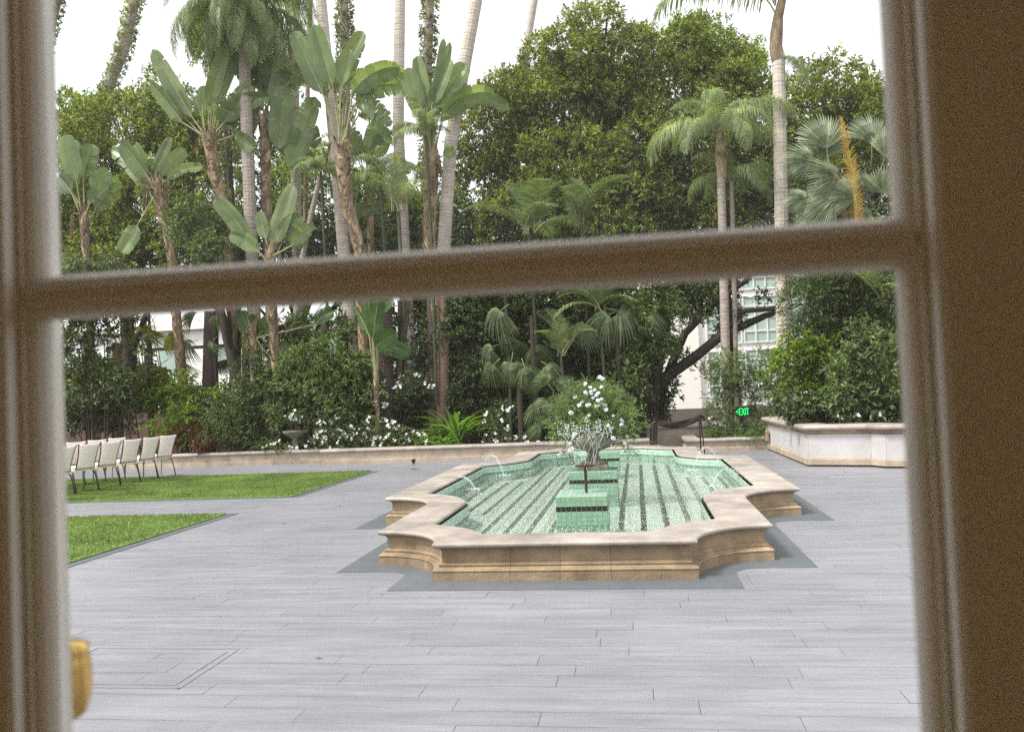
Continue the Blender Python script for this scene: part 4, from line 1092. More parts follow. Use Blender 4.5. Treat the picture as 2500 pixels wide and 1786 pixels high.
MB().tube(q_, [.165, .155, .15, .12, .10, .08], 12).build('crown_shaft', fibre, t)
tp = P(1722, 40, 8.6)-np.array(t.location)
for (az, ti, sc_, dz) in ((3.05, -.12, 1.22, .1), (.3, -.9, 1.0, .3), (-.6, -.9, 1.0, .3), (1.5, -.8, .9, .4), (3.6, -.9, 1.0, .4), (.15, .9, .42, -1.0), (-.5, 1.0, .36, -1.0), (2.0, -.9, 1.0, .3)):
    o = ob('frond', qf[0], t, tp+np.array([0, 0, dz])); o.rotation_euler = (0, ti, az); o.scale = [sc_]*3
for (u, v) in ((1706, 385), (1702, 412), (1703, 508)):
    MB().tube([P(u+6, v, 8.4)-np.array(t.location), P(u+2, v+12, 8.33)-np.array(t.location)], .02, 6).build('iron_hook', blackm, t)
# left arching frond of the tall right palm: handled by az range; extra feathery clumps on slender palms among the trunks
darkstem = mat('dark_green_stem', (.05, .06, .03), .6, .3, 6, .3, 20)
def clump_palm(label, u, v, Y, base_v, n, meshes, scale, cat='palm', tilt=(-.35, .2), spread=.15, name='clumping_palm', group=None):
    b = P(u, v, Y); loc = np.array([b[0], Y, max(.2, P(u, base_v, Y)[2])])
    t = empty(name, loc, label, cat, group)
    c = b-loc
    if c[2] > .15: MB().tube([(0, 0, 0), c*.5+np.array([.05, 0, 0]), c], [.05, .04, .04], 8).build('stem', darkstem, t)
    for i in range(n):
        o = ob('frond', rnd.choice(meshes), t, c+np.array([rnd.uniform(-spread, spread), rnd.uniform(-spread, spread), 0])); o.rotation_euler = (0, rnd.uniform(*tilt), 6.283*i/n+rnd.uniform(-.3, .3)); o.scale = [scale*rnd.uniform(.8, 1.15)]*3
    return t
clump_palm('feathery young palm with curling pale leaflets between the birds of paradise', 845, 395, 9.4, 900, 11, qf, .48)
clump_palm('feathery palm crown hanging below the arching paddle leaf', 945, 300, 8.9, 900, 9, qf, .42)
clump_palm('small drooping palm beside the thin leaning stem', 712, 380, 9.2, 900, 9, qf, .36)
clump_palm('upright feathery palm in front of the straight pale trunk', 885, 470, 9.0, 900, 9, af, 1.0, tilt=(-.3, .0))
clump_palm('arching kentia palm showing over the window bar at centre', 1175, 520, 8.3, 980, 9, kf, 1.0)
clump_palm('kentia palm with upright folded fronds right of the arching one', 1290, 500, 8.9, 980, 8, kf, .95, tilt=(-.5, .05))
clump_palm('lower kentia palm at the dark centre of the bed', 1120, 640, 8.4, 980, 8, kf, .8)
clump_palm('kentia palm hanging over the bed behind the urn flowers', 1330, 690, 8.2, 980, 10, kf, .8)
clump_palm('fine leaved palm in shade right of the hanging kentia', 1245, 790, 8.3, 980, 8, af, .9)
clump_palm('dark feathery palm at the back left behind the chairs', 330, 690, 9.6, 980, 8, kf, .9)
clump_palm('drooping fine palm fronds above the tall planter', 1880, 640, 5.6, 1000, 9, af, 1.1, tilt=(-.1, .6))
clump_palm('second fan of fine hanging fronds at the right window frame', 1965, 660, 5.2, 1000, 8, af, 1.1, tilt=(-.1, .6))

# fan leaves
def fan_mesh(L, n, ang, m, droop=.25, w=.05, pet=.5):
    mb = MB(); V = []; F = []
    mb.tube([(-pet, 0, -pet*.25), (-pet*.5, 0, -.03), (0, 0, 0)], [.01, .009, .007], 5, 1)
    for i in range(n):
        a = -ang/2+ang*i/(n-1); d = np.array([math.cos(a), math.sin(a), 0]); s = np.array([-math.sin(a), math.cos(a), 0])
        l = L*(1-.22*(abs(a)/(ang/2))**2)*rnd.uniform(.93, 1.05)
        ws = w*L
        b = len(V)
        for g, (f, ww) in enumerate(((.03, .12), (.35, .8), (.62, 1.), (.85, .6), (1., .08))):
            z = -droop*L*max(0, f-.35)**1.6*2+.04*math.cos(a)*f
            zf = .02 if g in (1, 2) else 0
            V += [d*l*f-s*ws*ww/2+np.array([0, 0, z]), d*l*f+np.array([0, 0, z+zf]), d*l*f+s*ws*ww/2+np.array([0, 0, z])]
            if g: F += [(b+3*(g-1), b+3*(g-1)+1, b+3*g+1, b+3*g), (b+3*(g-1)+1, b+3*(g-1)+2, b+3*g+2, b+3*g+1)]
    mb.add(V, F, 0)
    return mb.mesh('fan_leaf', [m, stalkm])
fans = [fan_mesh(.62, 28, 3.6, fan_l, .35, .085), fan_mesh(.55, 26, 4.2, fan_l, .6, .085)]
fans_b = [fan_mesh(.82, 34, 2.6, fan_l, .22, .06), fan_mesh(.78, 32, 3.1, fan_l, .4, .055), fan_mesh(.8, 30, 2.2, fan_l, .3, .06)]
fans_k = [fan_mesh(.6, 22, 2.9, kentia_l, 1.1, .075, .3), fan_mesh(.6, 24, 3.3, fan_l, 1.2, .075, .3)]
fans_y = [fan_mesh(.62, 24, 2.8, fan_y, 1.1, .075, .3)]
def lookfan(o, to, face):
    """local +x along 'to', local +z roughly along 'face'"""
    x = Vector(to).normalized(); z = Vector(face); z = (z-x*z.dot(x)).normalized(); y = z.cross(x)
    o.rotation_euler = Matrix([[x[i], y[i], z[i]] for i in range(3)]).to_euler()
def fanpalm(label, u, v, Y, lst, meshes, base_v=980, trunk=None, name='fan_palm', cat='fan palm', group=None):
    b = P(u, v, Y); loc = np.array([b[0], Y, max(.2, P(u, base_v, Y)[2])])
    t = empty(name, loc, label, cat, group)
    if b[2]-loc[2] > .1: MB().tube([(0, 0, 0), b-loc], [.07, .06], 8).build('stem', trunk or branchm, t)
    for (lu, lv, du, dv, s) in lst:
        dY = rnd.uniform(-.35, .25); q = P(lu, lv, Y+dY); o = ob('fan_leaf', rnd.choice(meshes), t, q-loc)
        to = (du, rnd.uniform(-.4, .1), dv); lookfan(o, to, (rnd.uniform(-.3, .3), -1, .55)); o.scale = [s]*3
    return t
fanpalm('blue green fan palm with stiff round leaves at right', 1880, 450, 7.6, [(1835, 330, -.1, 1, 1.1), (1855, 395, -.7, .5, .95), (1820, 350, .3, .9, .9), (1935, 320, 0, 1, 1.0), (1965, 350, .4, .8, 1.0), (1800, 360, -.8, .5, .9), (1870, 430, -.6, .1, 1.0), (1900, 440, -.7, .5, 1.0), (1850, 450, -1, 0, 1.0), (1930, 440, -.4, .6, 1.0), (1960, 430, .3, .8, .95), (1900, 480, -.7, -.2, 1.), (1940, 490, -.8, .3, 1.), (1830, 470, -.8, -.4, .9), (1790, 440, -.9, .2, .7)], fans_b, base_v=700)
t = empty('orange_frond_plant', P(1905, 560, 7.2), 'bright orange feathery frond standing up against the blue green fan palm', 'plant')
ofm = frond_mesh('frond', 3.1, (1.5, 1.8), .34, .5, 95, orange_l, w=.017, vee=.2, segs=3, start=.15, spread=1.0, plume=.5)
o = ob('frond', ofm, t, (0, 0, 0)); o.rotation_euler = (0, 0, .3)
o = ob('frond', ofm, t, (.1, .05, 0)); o.rotation_euler = (0, .12, 3.4); o.scale = [.62]*3
t2 = ob('frond', ofm, t, (-.05, 0, .1)); t2.rotation_euler = (0, .25, 2.6); t2.scale = [.55]*3
fanpalm('fan palm with two drooping leaves hanging left of the urn flowers, upper tier', 1180, 700, 8.0, [(1110, 690, -.5, -.5, 1.0), (1130, 745, -.4, -.8, 1.0), (1185, 770, .5, -.8, .9), (1090, 770, -.9, -.4, .7)], fans_k)
fanpalm('fan palm with a row of grey green hanging fan leaves left of the urn', 1150, 800, 7.8, [(1095, 810, -.6, -.7, .8), (1135, 805, -.1, -1, .9), (1165, 815, .3, -.9, .9), (1160, 840, 0, -1, .6), (1215, 810, .7, -.6, .7)], fans_k)
fanpalm('fan palm with a wide arching pale leaf above the urn', 1370, 730, 8.3, [(1375, 690, .9, -.4, 1.3), (1350, 700, -.8, -.5, 1.1), (1300, 720, -.6, -.8, .9), (1400, 720, .6, -.9, .9), (1440, 700, .9, -.3, .7)], fans_k)
fanpalm('low shaded fan palm behind the left edge of the urn flowers', 1240, 910, 7.7, [(1215, 890, -.6, -.6, .8), (1240, 875, .1, -.9, .8), (1195, 905, -.9, -.3, .8), (1235, 860, .5, .6, .7), (1215, 850, -.6, .7, .8), (1200, 950, -.9, -.1, .6)], fans_k)
fanpalm('fan palm with yellow backlit leaves behind the white chairs', 330, 760, 8.9, [(330, 725, -.3, -.6, 1.1), (352, 812, -.4, -.6, 1.1), (300, 735, -.9, -.2, .8), (370, 745, .8, -.3, .8), (320, 815, -.9, -.3, .8)], fans_y)
fanpalm('fan palm with green and yellow leaves by the left window frame', 190, 740, 8.8, [(165, 735, -.9, .2, .8), (180, 830, -.7, -.6, .9), (215, 830, .8, .1, .8), (150, 850, -.8, -.4, .7)], fans_y)
fanpalm('fan palm with brown tinged leaves round the flared dark stump', 475, 690, 9.2, [(480, 700, .2, -1, .7), (490, 800, .3, -1, .7), (430, 705, -.8, .3, .8), (420, 760, -.8, -.4, .8), (505, 880, .7, .5, .6), (470, 760, -.5, -.8, .7), (405, 800, -.6, -.6, .8)], fans_k)

# ---- big trees
tree('big dark ficus tree filling the centre right, its crown rising to a pointed top', (1330, 980), 13.0,
     [(1290, 90, 65), (1345, 90, 60), (1240, 150, 80), (1330, 180, 110), (1400, 150, 80), (1190, 220, 90), (1280, 280, 120), (1380, 270, 110), (1130, 230, 70), (1210, 330, 110), (1320, 390, 120), (1420, 370, 100), (1240, 440, 110), (1360, 480, 110), (1090, 270, 60), (1150, 400, 90), (1120, 330, 70), (1070, 330, 60), (1080, 430, 70), (1295, 45, 30), (1348, 40, 26), (1060, 240, 40), (1180, 500, 90), (1440, 480, 90)], ficus_l, dens=22, nl=9, tl=.24, L=.125, W=.05, trunk_r=.3, inner=.25)
tree('leafy ficus tree right of the big one, behind the middle queen palm', (1420, 960), 13.2,
     [(1450, 110, 55), (1500, 130, 70), (1570, 130, 70), (1480, 230, 100), (1590, 210, 90), (1660, 200, 60), (1500, 330, 100), (1600, 320, 100), (1680, 300, 70), (1540, 430, 110), (1650, 420, 90), (1480, 440, 90), (1500, 500, 90), (1600, 490, 90), (1690, 420, 60)], ficus_l, dens=22, nl=9, tl=.24, L=.125, W=.05, trunk_r=.25, inner=.25)
tree('yellow green topped ficus tree between the two queen palms', (1640, 980), 14.6, [(1560, 110, 50), (1600, 130, 55), (1530, 90, 40), (1640, 170, 50), (1670, 130, 30)], ficus_b, dens=22, nl=9, tl=.22, L=.12, W=.05, inner=.1)
tree('rounded ficus tree at the right beyond the tall grey palm trunk', (1830, 980), 12.5,
     [(1780, 230, 55), (1840, 210, 60), (1860, 180, 40), (1800, 300, 70), (1880, 280, 70), (1760, 330, 55), (1790, 390, 60), (1770, 460, 60), (1850, 380, 70), (1745, 260, 40), (1900, 360, 60), (1750, 400, 50)], ficus_l, dens=22, nl=9, tl=.22, L=.12, W=.05, inner=.25)
tree('narrow ficus tree against the right window frame', (1940, 980), 11.8, [(1935, 190, 40), (1940, 240, 50), (1920, 290, 50), (1960, 300, 60), (1950, 370, 60)], ficus_l, dens=22, nl=9, tl=.22, L=.12, W=.05, inner=.25)
tree('dark rounded ficus tree at the left behind the leaning ivy trunk', (300, 950), 12.5,
     [(240, 290, 70), (310, 270, 60), (370, 270, 60), (180, 330, 70), (280, 360, 90), (380, 350, 80), (430, 300, 50), (150, 420, 80), (240, 450, 90), (340, 460, 100), (430, 430, 90), (160, 540, 80), (260, 560, 90), (400, 540, 90), (470, 520, 70), (130, 260, 40), (140, 300, 40), (350, 230, 40), (280, 230, 30), (130, 210, 22), (450, 350, 60)], ficus_l, dens=22, nl=9, tl=.24, L=.12, W=.05, trunk_r=.25, inner=.25)
tree('bright yellow green tree top behind the left ficus', (420, 980), 15.5, [(255, 250, 50), (330, 220, 50), (400, 260, 60), (180, 260, 50), (440, 330, 60), (480, 300, 50)], ficus_b, dens=20, nl=9, tl=.24, L=.13, W=.055, inner=.1)
tree('pale vine draped tree beside the queen palm trunk', (515, 900), 10.9, [(510, 260, 36), (520, 320, 40), (515, 380, 38), (525, 440, 30), (470, 120, 34), (450, 90, 26)], grey_l, dens=26, nl=7, tl=.2, L=.12, W=.055, inner=.3, name='vine_draped_tree')
tree('bright backlit tree seen between the palm trunks', (820, 900), 14.5, [(830, 430, 45), (860, 460, 45), (700, 400, 60), (650, 420, 60), (720, 330, 30), (830, 520, 50), (880, 520, 50), (760, 430, 50), (920, 480, 50), (690, 330, 34)], ficus_b, dens=20, nl=8, tl=.24, L=.13, W=.055, inner=.15)
tree('dark background tree closing the gaps behind the left palms', (600, 900), 15.5, [(560, 470, 90), (660, 520, 80), (480, 560, 80), (740, 520, 70), (820, 560, 60), (900, 540, 60), (600, 400, 60), (640, 330, 40), (950, 440, 70), (950, 540, 70), (1000, 500, 60)], dark_l, dens=16, nl=8, tl=.26, L=.15, W=.065, inner=.2)
tree('leafy grey green shrub tree at the lower edge of the left grove', (560, 800), 8.9, [(430, 490, 42), (470, 500, 42), (500, 530, 40), (390, 510, 30), (470, 555, 40)], mid_l, dens=30, cat='shrub', name='large_leaf_shrub', nl=9, tl=.2, L=.14, W=.05)

# ---- lower back planting (behind the bed)
def shrub(label, Y, spec, m, dens=40, name='shrub', cat='shrub', group=None, stems=True, **kw):
    bl = circles(spec, Y, .35, .8); c0 = np.mean([c for c, r in bl], 0); loc = np.array([c0[0], Y, kw.pop('z0', .2)])
    t = empty(name, loc, label, cat, group)
    kw.setdefault('nl', 8); kw.setdefault('tl', .16); kw.setdefault('L', .10); kw.setdefault('W', .036)
    crown('foliage', bl, dens, m, t, loc, **kw)
    if stems:
        mb = MB()
        for c, r in bl:
            mb.tube([np.array([(c[0]-loc[0])*.4, (c[1]-loc[1])*.4, 0]), (c-loc)*.6+np.array([.03, 0, 0]), c-loc], [.022, .015, .006], 5)
        mb.build('stems', branchm, t)
    return t
shrub('dark tangled evergreen at the back left beneath the window bar', 8.1, [(170, 730, 60), (230, 700, 60), (180, 800, 40), (230, 850, 50), (160, 880, 50), (290, 860, 46), (330, 780, 24), (150, 640, 60), (240, 620, 50)], dark_l, dens=15, L=.13, W=.05, inner=.15)
shrub('dark clipped foliage behind the chairs at far left', 8.6, [(180, 900, 50), (230, 920, 50), (160, 940, 40), (280, 905, 44), (205, 870, 40)], dark_l, dens=34)
shrub('yellow green leafy shrub above the terracotta panel', 8.5, [(350, 880, 40), (400, 860, 42), (330, 900, 26), (430, 890, 30), (385, 900, 30), (230, 820, 34), (270, 850, 30)], yell_l, dens=40, L=.11, W=.04, inner=.2)
shrub('brown and green shrub behind the right end of the chairs', 8.0, [(395, 945, 34), (420, 960, 36), (350, 965, 30), (445, 925, 30)], yell_l, dens=44)
shrub('copper red leaved low plant near the wall behind the chairs', 7.8, [(425, 960, 26), (400, 975, 24), (455, 975, 24), (440, 985, 20)], red_l, dens=50, L=.09)
shrub('light green low clipped shrub by the wall', 7.8, [(520, 955, 42), (480, 965, 38), (560, 975, 34), (500, 990, 30), (540, 925, 26), (460, 930, 30)], mid_l, dens=60, L=.055, W=.024, tl=.1)
shrub('small bright leaved shrub left of the light green one', 8.2, [(470, 905, 36), (510, 890, 34), (550, 900, 34), (450, 930, 26)], yell_l, dens=44, L=.08)
shrub('large grey green schefflera shrub behind the flower bowls', 8.2, [(620, 850, 42), (670, 830, 50), (730, 820, 54), (780, 840, 54), (690, 880, 52), (750, 890, 56), (800, 900, 46), (640, 900, 40), (790, 790, 26), (715, 780, 36), (820, 870, 30)], mid_l, dens=34, L=.13, W=.045, tl=.16, inner=.35)
shrub('leafy column of foliage over the narrow stem left of centre', 9.4, [(680, 720, 34), (685, 770, 34), (740, 735, 30), (635, 735, 34), (780, 735, 28), (600, 760, 26), (650, 790, 30), (710, 760, 26)], mid_l, dens=36, L=.13, W=.045)
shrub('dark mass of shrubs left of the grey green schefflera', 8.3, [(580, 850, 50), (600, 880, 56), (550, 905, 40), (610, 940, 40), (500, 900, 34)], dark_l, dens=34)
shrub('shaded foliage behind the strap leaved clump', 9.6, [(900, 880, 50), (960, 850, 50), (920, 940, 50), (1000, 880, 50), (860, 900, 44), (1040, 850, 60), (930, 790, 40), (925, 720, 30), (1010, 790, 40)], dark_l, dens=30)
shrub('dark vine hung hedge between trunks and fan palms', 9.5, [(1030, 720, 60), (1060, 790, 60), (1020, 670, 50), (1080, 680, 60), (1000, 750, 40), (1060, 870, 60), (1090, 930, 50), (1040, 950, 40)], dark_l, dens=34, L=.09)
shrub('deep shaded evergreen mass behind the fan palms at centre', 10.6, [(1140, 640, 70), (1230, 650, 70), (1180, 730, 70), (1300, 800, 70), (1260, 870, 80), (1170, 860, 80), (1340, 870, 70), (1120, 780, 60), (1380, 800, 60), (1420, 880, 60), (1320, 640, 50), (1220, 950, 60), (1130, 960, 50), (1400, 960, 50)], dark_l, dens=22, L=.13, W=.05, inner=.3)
shrub('tall olive green schefflera tree right of the urn flowers', 8.7, [(1420, 660, 50), (1470, 690, 40), (1410, 730, 50), (1455, 760, 42), (1400, 790, 40), (1430, 820, 34), (1395, 860, 34), (1415, 900, 30), (1400, 950, 30), (1385, 900, 30), (1480, 650, 30), (1410, 990, 24)], mid_l, dens=40, L=.12, W=.042, inner=.3, name='schefflera_tree', cat='tree')
shrub('dark leafy canopy behind the slim twin palm trunks', 11.2, [(1520, 650, 46), (1560, 640, 50), (1600, 680, 34), (1545, 690, 32), (1510, 710, 26), (1600, 730, 22), (1570, 610, 50), (1500, 600, 40), (1640, 590, 24)], dark_l, dens=34, stems=False)
shrub('fine leaved green shrub round the foot of the twin palm trunks', 8.2, [(1590, 800, 34), (1640, 830, 40), (1680, 820, 36), (1600, 860, 36), (1660, 880, 40), (1700, 870, 34), (1625, 920, 34), (1690, 930, 30), (1590, 900, 24), (1720, 800, 24)], mid_l, dens=50, L=.075, W=.026, stems=False)
shrub('low fern like greenery on the short wall', 7.75, [(1600, 968, 18), (1630, 955, 20), (1665, 960, 20), (1690, 965, 18), (1580, 970, 12)], fern_l, dens=90, L=.09, W=.022, tl=.1, stems=False, cat='plant', name='low_plant')
shrub('dense dark hedge shrub rising above the tall planter', 5.6, [(1800, 700, 60), (1860, 680, 60), (1930, 690, 60), (1980, 720, 50), (1900, 760, 60), (1960, 790, 60), (1820, 760, 40), (1860, 830, 50), (1800, 640, 40), (1850, 620, 50), (1950, 620, 60)], dark_l, dens=44, L=.11, W=.022, tl=.22, z0=.55, inner=.4)
shrub('yellow tipped shrub along the top left of the tall planter', 5.0, [(1760, 760, 36), (1800, 790, 40), (1750, 830, 34), (1790, 850, 40), (1830, 800, 34), (1760, 880, 30), (1870, 850, 34), (1820, 880, 30), (1740, 800, 20)], yell_l, dens=50, L=.10, W=.038, z0=.55)
shrub('green leafy shrub at the planter with pale tips, by the window frame', 4.3, [(1890, 800, 36), (1930, 830, 40), (1970, 860, 40), (1910, 860, 36), (1850, 890, 30), (1970, 790, 34), (1900, 740, 24), (1950, 750, 24)], mid_l, dens=50, L=.11, W=.04, z0=.55)
shrub('broad leaved dark plant in the tall planter, just over the coping', 4.3, [(1840, 910, 26), (1880, 905, 30), (1920, 905, 30), (1960, 905, 30), (1985, 900, 26), (1900, 880, 26), (1800, 910, 24), (1770, 905, 20), (1745, 905, 16)], dark_l, dens=60, L=.14, W=.065, tl=.14, z0=.55)
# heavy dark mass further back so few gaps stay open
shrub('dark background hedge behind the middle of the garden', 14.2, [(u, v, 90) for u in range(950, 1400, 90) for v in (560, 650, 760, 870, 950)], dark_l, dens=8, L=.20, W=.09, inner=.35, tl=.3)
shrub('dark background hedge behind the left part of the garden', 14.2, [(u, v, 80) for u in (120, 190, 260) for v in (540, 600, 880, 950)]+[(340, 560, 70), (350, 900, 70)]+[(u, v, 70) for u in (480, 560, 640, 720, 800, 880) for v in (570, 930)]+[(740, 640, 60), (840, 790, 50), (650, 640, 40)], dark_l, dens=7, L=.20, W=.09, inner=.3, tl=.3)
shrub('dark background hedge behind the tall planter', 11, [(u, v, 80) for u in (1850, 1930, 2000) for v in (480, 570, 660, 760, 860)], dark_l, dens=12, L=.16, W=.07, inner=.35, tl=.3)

# ---- strap leaf clump, ferns
def strapclump(label, u, v, Y, n, L, w, m, name='strap_leaf_clump', z=.2, updeg=(.7, 1.4), curl=1.4, cat='plant'):
    b = P(u, v, Y); loc = np.array([b[0], Y, z]); t = empty(name, loc, label, cat)
    for i in range(n):
        a = rnd.uniform(0, 6.283); el = rnd.uniform(*updeg); ll = L*rnd.uniform(.7, 1.2); K = 8
        p = np.array([rnd.uniform(-.12, .12), rnd.uniform(-.1, .1), 0.]); V = []; s = np.array([-math.sin(a), math.cos(a), 0])
        for k in range(K+1):
            f = k/K; ww = w*(math.sin(math.pi*min(1, .12+.88*f))**.7)*.5+.001
            V += [p-s*ww+np.array([0, 0, ww*.5]), p, p+s*ww+np.array([0, 0, ww*.5])]
            e = el-curl*f**1.3*rnd.uniform(.9, 1.1); p = p+np.array([math.cos(a)*math.cos(e), math.sin(a)*math.cos(e), math.sin(e)])*ll/K
        F = [(k*3+j, k*3+j+1, k*3+j+4, k*3+j+3) for k in range(K) for j in range(2)]
        ob('leaf', rawmesh('leaf', V, F, [m], True), t)
    return t
strapclump('bright green strap leaved clump with glossy curved blades in the bed', 1010, 960, 8.3, 46, 1.25, .085, strap_l, z=.3)
strapclump('smaller strap leaved clump at the foot of the bright one', 940, 990, 7.8, 26, .75, .07, strap_l)
strapclump('glossy strap leaves in front of the bright clump, over the wall', 985, 985, 7.6, 20, .6, .065, strap_l)
for (u, v, Y, n, L, lab) in ((600, 960, 8.0, 40, .8, 'arching sword fern left of the stone bowl'), (660, 935, 8.3, 40, .8, 'tall sword fern above the stone bowl'), (745, 960, 8.0, 44, .75, 'upright sword fern behind the white flowers of the second bowl'), (860, 970, 8.0, 44, .75, 'sword fern between the two groups of white flowers'), (810, 985, 7.7, 26, .5, 'low sword fern at the wall edge'), (1785, 920, 6.6, 30, .6, 'yellow green sword fern at the left end of the tall planter'), (1600, 985, 7.75, 26, .45, 'low bright fern at the corner of the short wall'), (1260, 985, 7.6, 24, .5, 'low dark fern behind the left of the fountain rim')):
    strapclump(lab, u, v, Y, n, L, .035, fern_l, name='sword_fern', z=.25 if u < 1700 else .55, curl=1.7, cat='fern')
# bowls
def bowl(label, u, v, Y, s=1):
    b = P(u, v, Y); loc = (b[0], Y, .2)
    t = empty('stone_bowl', loc, label, 'stone planter')
    zt = b[2]-.2
    MB().lathe([(.1*s, 0), (.09*s, .05), (.07*s, zt*.5), (.08*s, zt-.2*s), (.16*s, zt-.16*s), (.30*s, zt-.06*s), (.33*s, zt), (.29*s, zt+.005), (.1*s, zt-.02)], 28).build('bowl', urn_stone, t, smooth=True)
bowl('round stone bowl planter on a pedestal among ferns, left of the white flowers', 655, 955, 7.75)
bowl('round stone bowl planter half hidden by white flowers', 748, 1000, 7.6, .9)
# flower plants in the bed
def impatiens(label, Y, spec, nfl, m=mid_l, z0=.2, sz=1.0, L=.06, dens=70):
    bl = circles(spec, Y, .12, .7); c0 = np.mean([c for c, r in bl], 0); loc = np.array([c0[0], Y, z0])
    t = empty('white_flower_bush', loc, label, 'flowers')
    V, F = blobs_cloud(bl, dens, sub=False, nl=7, tl=.1, L=L, W=L*.4, inner=.5)
    ob('foliage', rawmesh('foliage', V-loc, F, [m]), t)
    for i in range(nfl):
        c, r = rnd.choice(bl); d = unit(np.array([rnd.gauss(0, 1), -abs(rnd.gauss(0, .8))-.2, rnd.gauss(.5, .8)]))
        q = c+d*np.array(r)*rnd.uniform(.85, 1.12)
        for kk in range(rnd.choice((1, 1, 2, 3))):
            o = ob('blossom', rnd.choice((flw, rose)), t, q-loc+np.array([rnd.gauss(0, .04), rnd.gauss(0, .02), rnd.gauss(0, .03)])*(kk > 0)); o.rotation_euler = (rnd.uniform(.5, 1.6), rnd.uniform(-.5, .5), rnd.uniform(-.6, .6)); o.scale = [sz*rnd.uniform(.65, 1.15)]*3
    return t
impatiens('white flowers growing out of the stone bowl left of centre', 7.65, [(640, 930, 14), (660, 925, 16), (670, 938, 14)], 14)
impatiens('large mound of white flowers beside the stone bowls, over the wall', 7.6, [(725, 950, 26), (755, 945, 28), (785, 965, 24), (735, 985, 22), (770, 980, 22), (715, 970, 18)], 42)
impatiens('mound of white flowers right of the largest mound', 7.6, [(830, 945, 24), (860, 950, 22), (885, 970, 26), (850, 980, 22), (820, 975, 20), (920, 975, 24), (940, 985, 18)], 46)
impatiens('cluster of white flowers high on the dark shrub by the thick trunk', 8.3, [(905, 840, 20), (930, 850, 20), (890, 870, 20), (950, 860, 14)], 18, dark_l)
impatiens('small cluster of white flowers below the thick purplish trunk', 8.0, [(835, 890, 14), (850, 900, 12)], 10, dark_l)
impatiens('white flowers in shade right of the strap leaved clump', 7.8, [(1095, 925, 20), (1110, 950, 20), (1085, 980, 18), (1115, 985, 20), (1140, 980, 14), (1125, 910, 16)], 30, dark_l)
impatiens('thin row of white flowers along the wall left of the urn', 7.55, [(1160, 985, 12), (1200, 985, 12), (1170, 975, 10)], 7, dark_l)
impatiens('low white flowers along the wall foot under the stone bowl', 7.5, [(590, 990, 12), (620, 990, 14), (650, 992, 12), (690, 988, 12)], 14)
impatiens('big white flowers beside the exit sign', 8.1, [(1672, 905, 12), (1680, 895, 10), (1580, 935, 12), (1595, 950, 10), (1645, 975, 8), (1660, 950, 10)], 14, dark_l, sz=1.3)
impatiens('white flowers spilling over the left coping of the tall planter', 5.2, [(1762, 905, 18), (1785, 915, 18), (1810, 925, 14), (1830, 930, 12)], 26, mid_l, .55, .95)
impatiens('scattered white flowers over the front coping of the tall planter', 3.7, [(1900, 930, 12), (1960, 928, 12), (1860, 930, 8)], 5, dark_l, .55, .9)

# ---- branches at right (dark limbs of an old tree across the gap)
b0 = P(1475, 850, 9.6)
t = empty('old_tree_limb', (b0[0], 9.6, .2), 'dark old tree with limbs slanting across the white building, right of the urn', 'tree')
loc = np.array([b0[0], 9.6, .2])
mb = MB()
mb.tube([P(1400, 1000, 9.6)-loc-np.array([0,0,.3]), P(1420, 900, 9.6)-loc, P(1480, 835, 9.6)-loc, P(1545, 790, 9.5)-loc, P(1600, 745, 9.5)-loc, P(1700, 700, 9.9)-loc, P(1740, 690, 10)-loc], [.2, .17, .15, .13, .12, .08, .05], 10)
mb.tube([P(1480, 835, 9.6)-loc, P(1520, 740, 9.8)-loc, P(1590, 670, 10)-loc, P(1660, 620, 10.4)-loc, P(1690, 540, 10.4)-loc], [.12, .10, .08, .07, .05], 8)
mb.tube([P(1600, 745, 9.5)-loc, P(1650, 690, 9.6)-loc, P(1720, 685, 9.8)-loc, P(1760, 650, 9.8)-loc], [.09, .07, .06, .03], 8)
mb.build('trunk', branchm, t, smooth=True)
V, F = blobs_cloud(circles([(1560, 690, 26), (1600, 650, 26), (1500, 770, 16), (1530, 800, 10), (1690, 660, 14), (1650, 700, 14), (1560, 640, 30)], 9.7, .2), 40, nl=7, tl=.15, L=.10, W=.04)
ob('foliage', rawmesh('foliage', V-loc, F, [dark_l]), t)

# ================================================================== BUILDINGS AND BACK WALLS
bY = 36.0; BS = (bY+12.24)/34.24
pA = P(1452, 990, bY); pB = P(1562, 990, bY); pC = P(1960, 990, bY)
t = empty('white_building', (pB[0], bY, 0), 'white building with green curtained windows in white frames, behind the right palms', 'building')
loc = np.array([pB[0], bY, 0])
ztop = P(1650, 560, bY)[2]
MB().box(pA[0]-loc[0]-1, 0, -.25, 3, -.5, ztop+3).build('blank_wall', bldwarm, t)
MB().box(.003, pC[0]-loc[0]+3, 0, 3, -.5, ztop+3).build('wall', bldw, t)
x0 = P(1655, 800, bY)[0]-loc[0]; 
for k, xx in enumerate((P(1560, 800, bY)[0]-loc[0]+.3, P(1655, 800, bY)[0]-loc[0], P(1760, 800, bY)[0]-loc[0], P(1860, 800, bY)[0]-loc[0])):
    for r in range(4):
        z0 = P(1655, 880-r*118, bY)[2]; hgt = 1.9*BS
        f = MB(); wv = 1.35*BS
        cols_ = 3
        for c in range(cols_+1): f.box(xx+c*wv/cols_-.035, xx+c*wv/cols_+.035, -.10, -.003, z0, z0+hgt)
        for zz in (0, .45, 1.0, 1.45, 1.83): f.box(xx+.036, xx+wv-.036, -.085, -.004, z0+zz*BS, z0+zz*BS+.08)
        w_ = f.build('window', winframe, t)
        for c in range(cols_): MB().box(xx+c*wv/cols_+.037, xx+(c+1)*wv/cols_-.037, -.03, -.005, z0+.06, z0+hgt-.07).build('pane', winglass, w_)
    
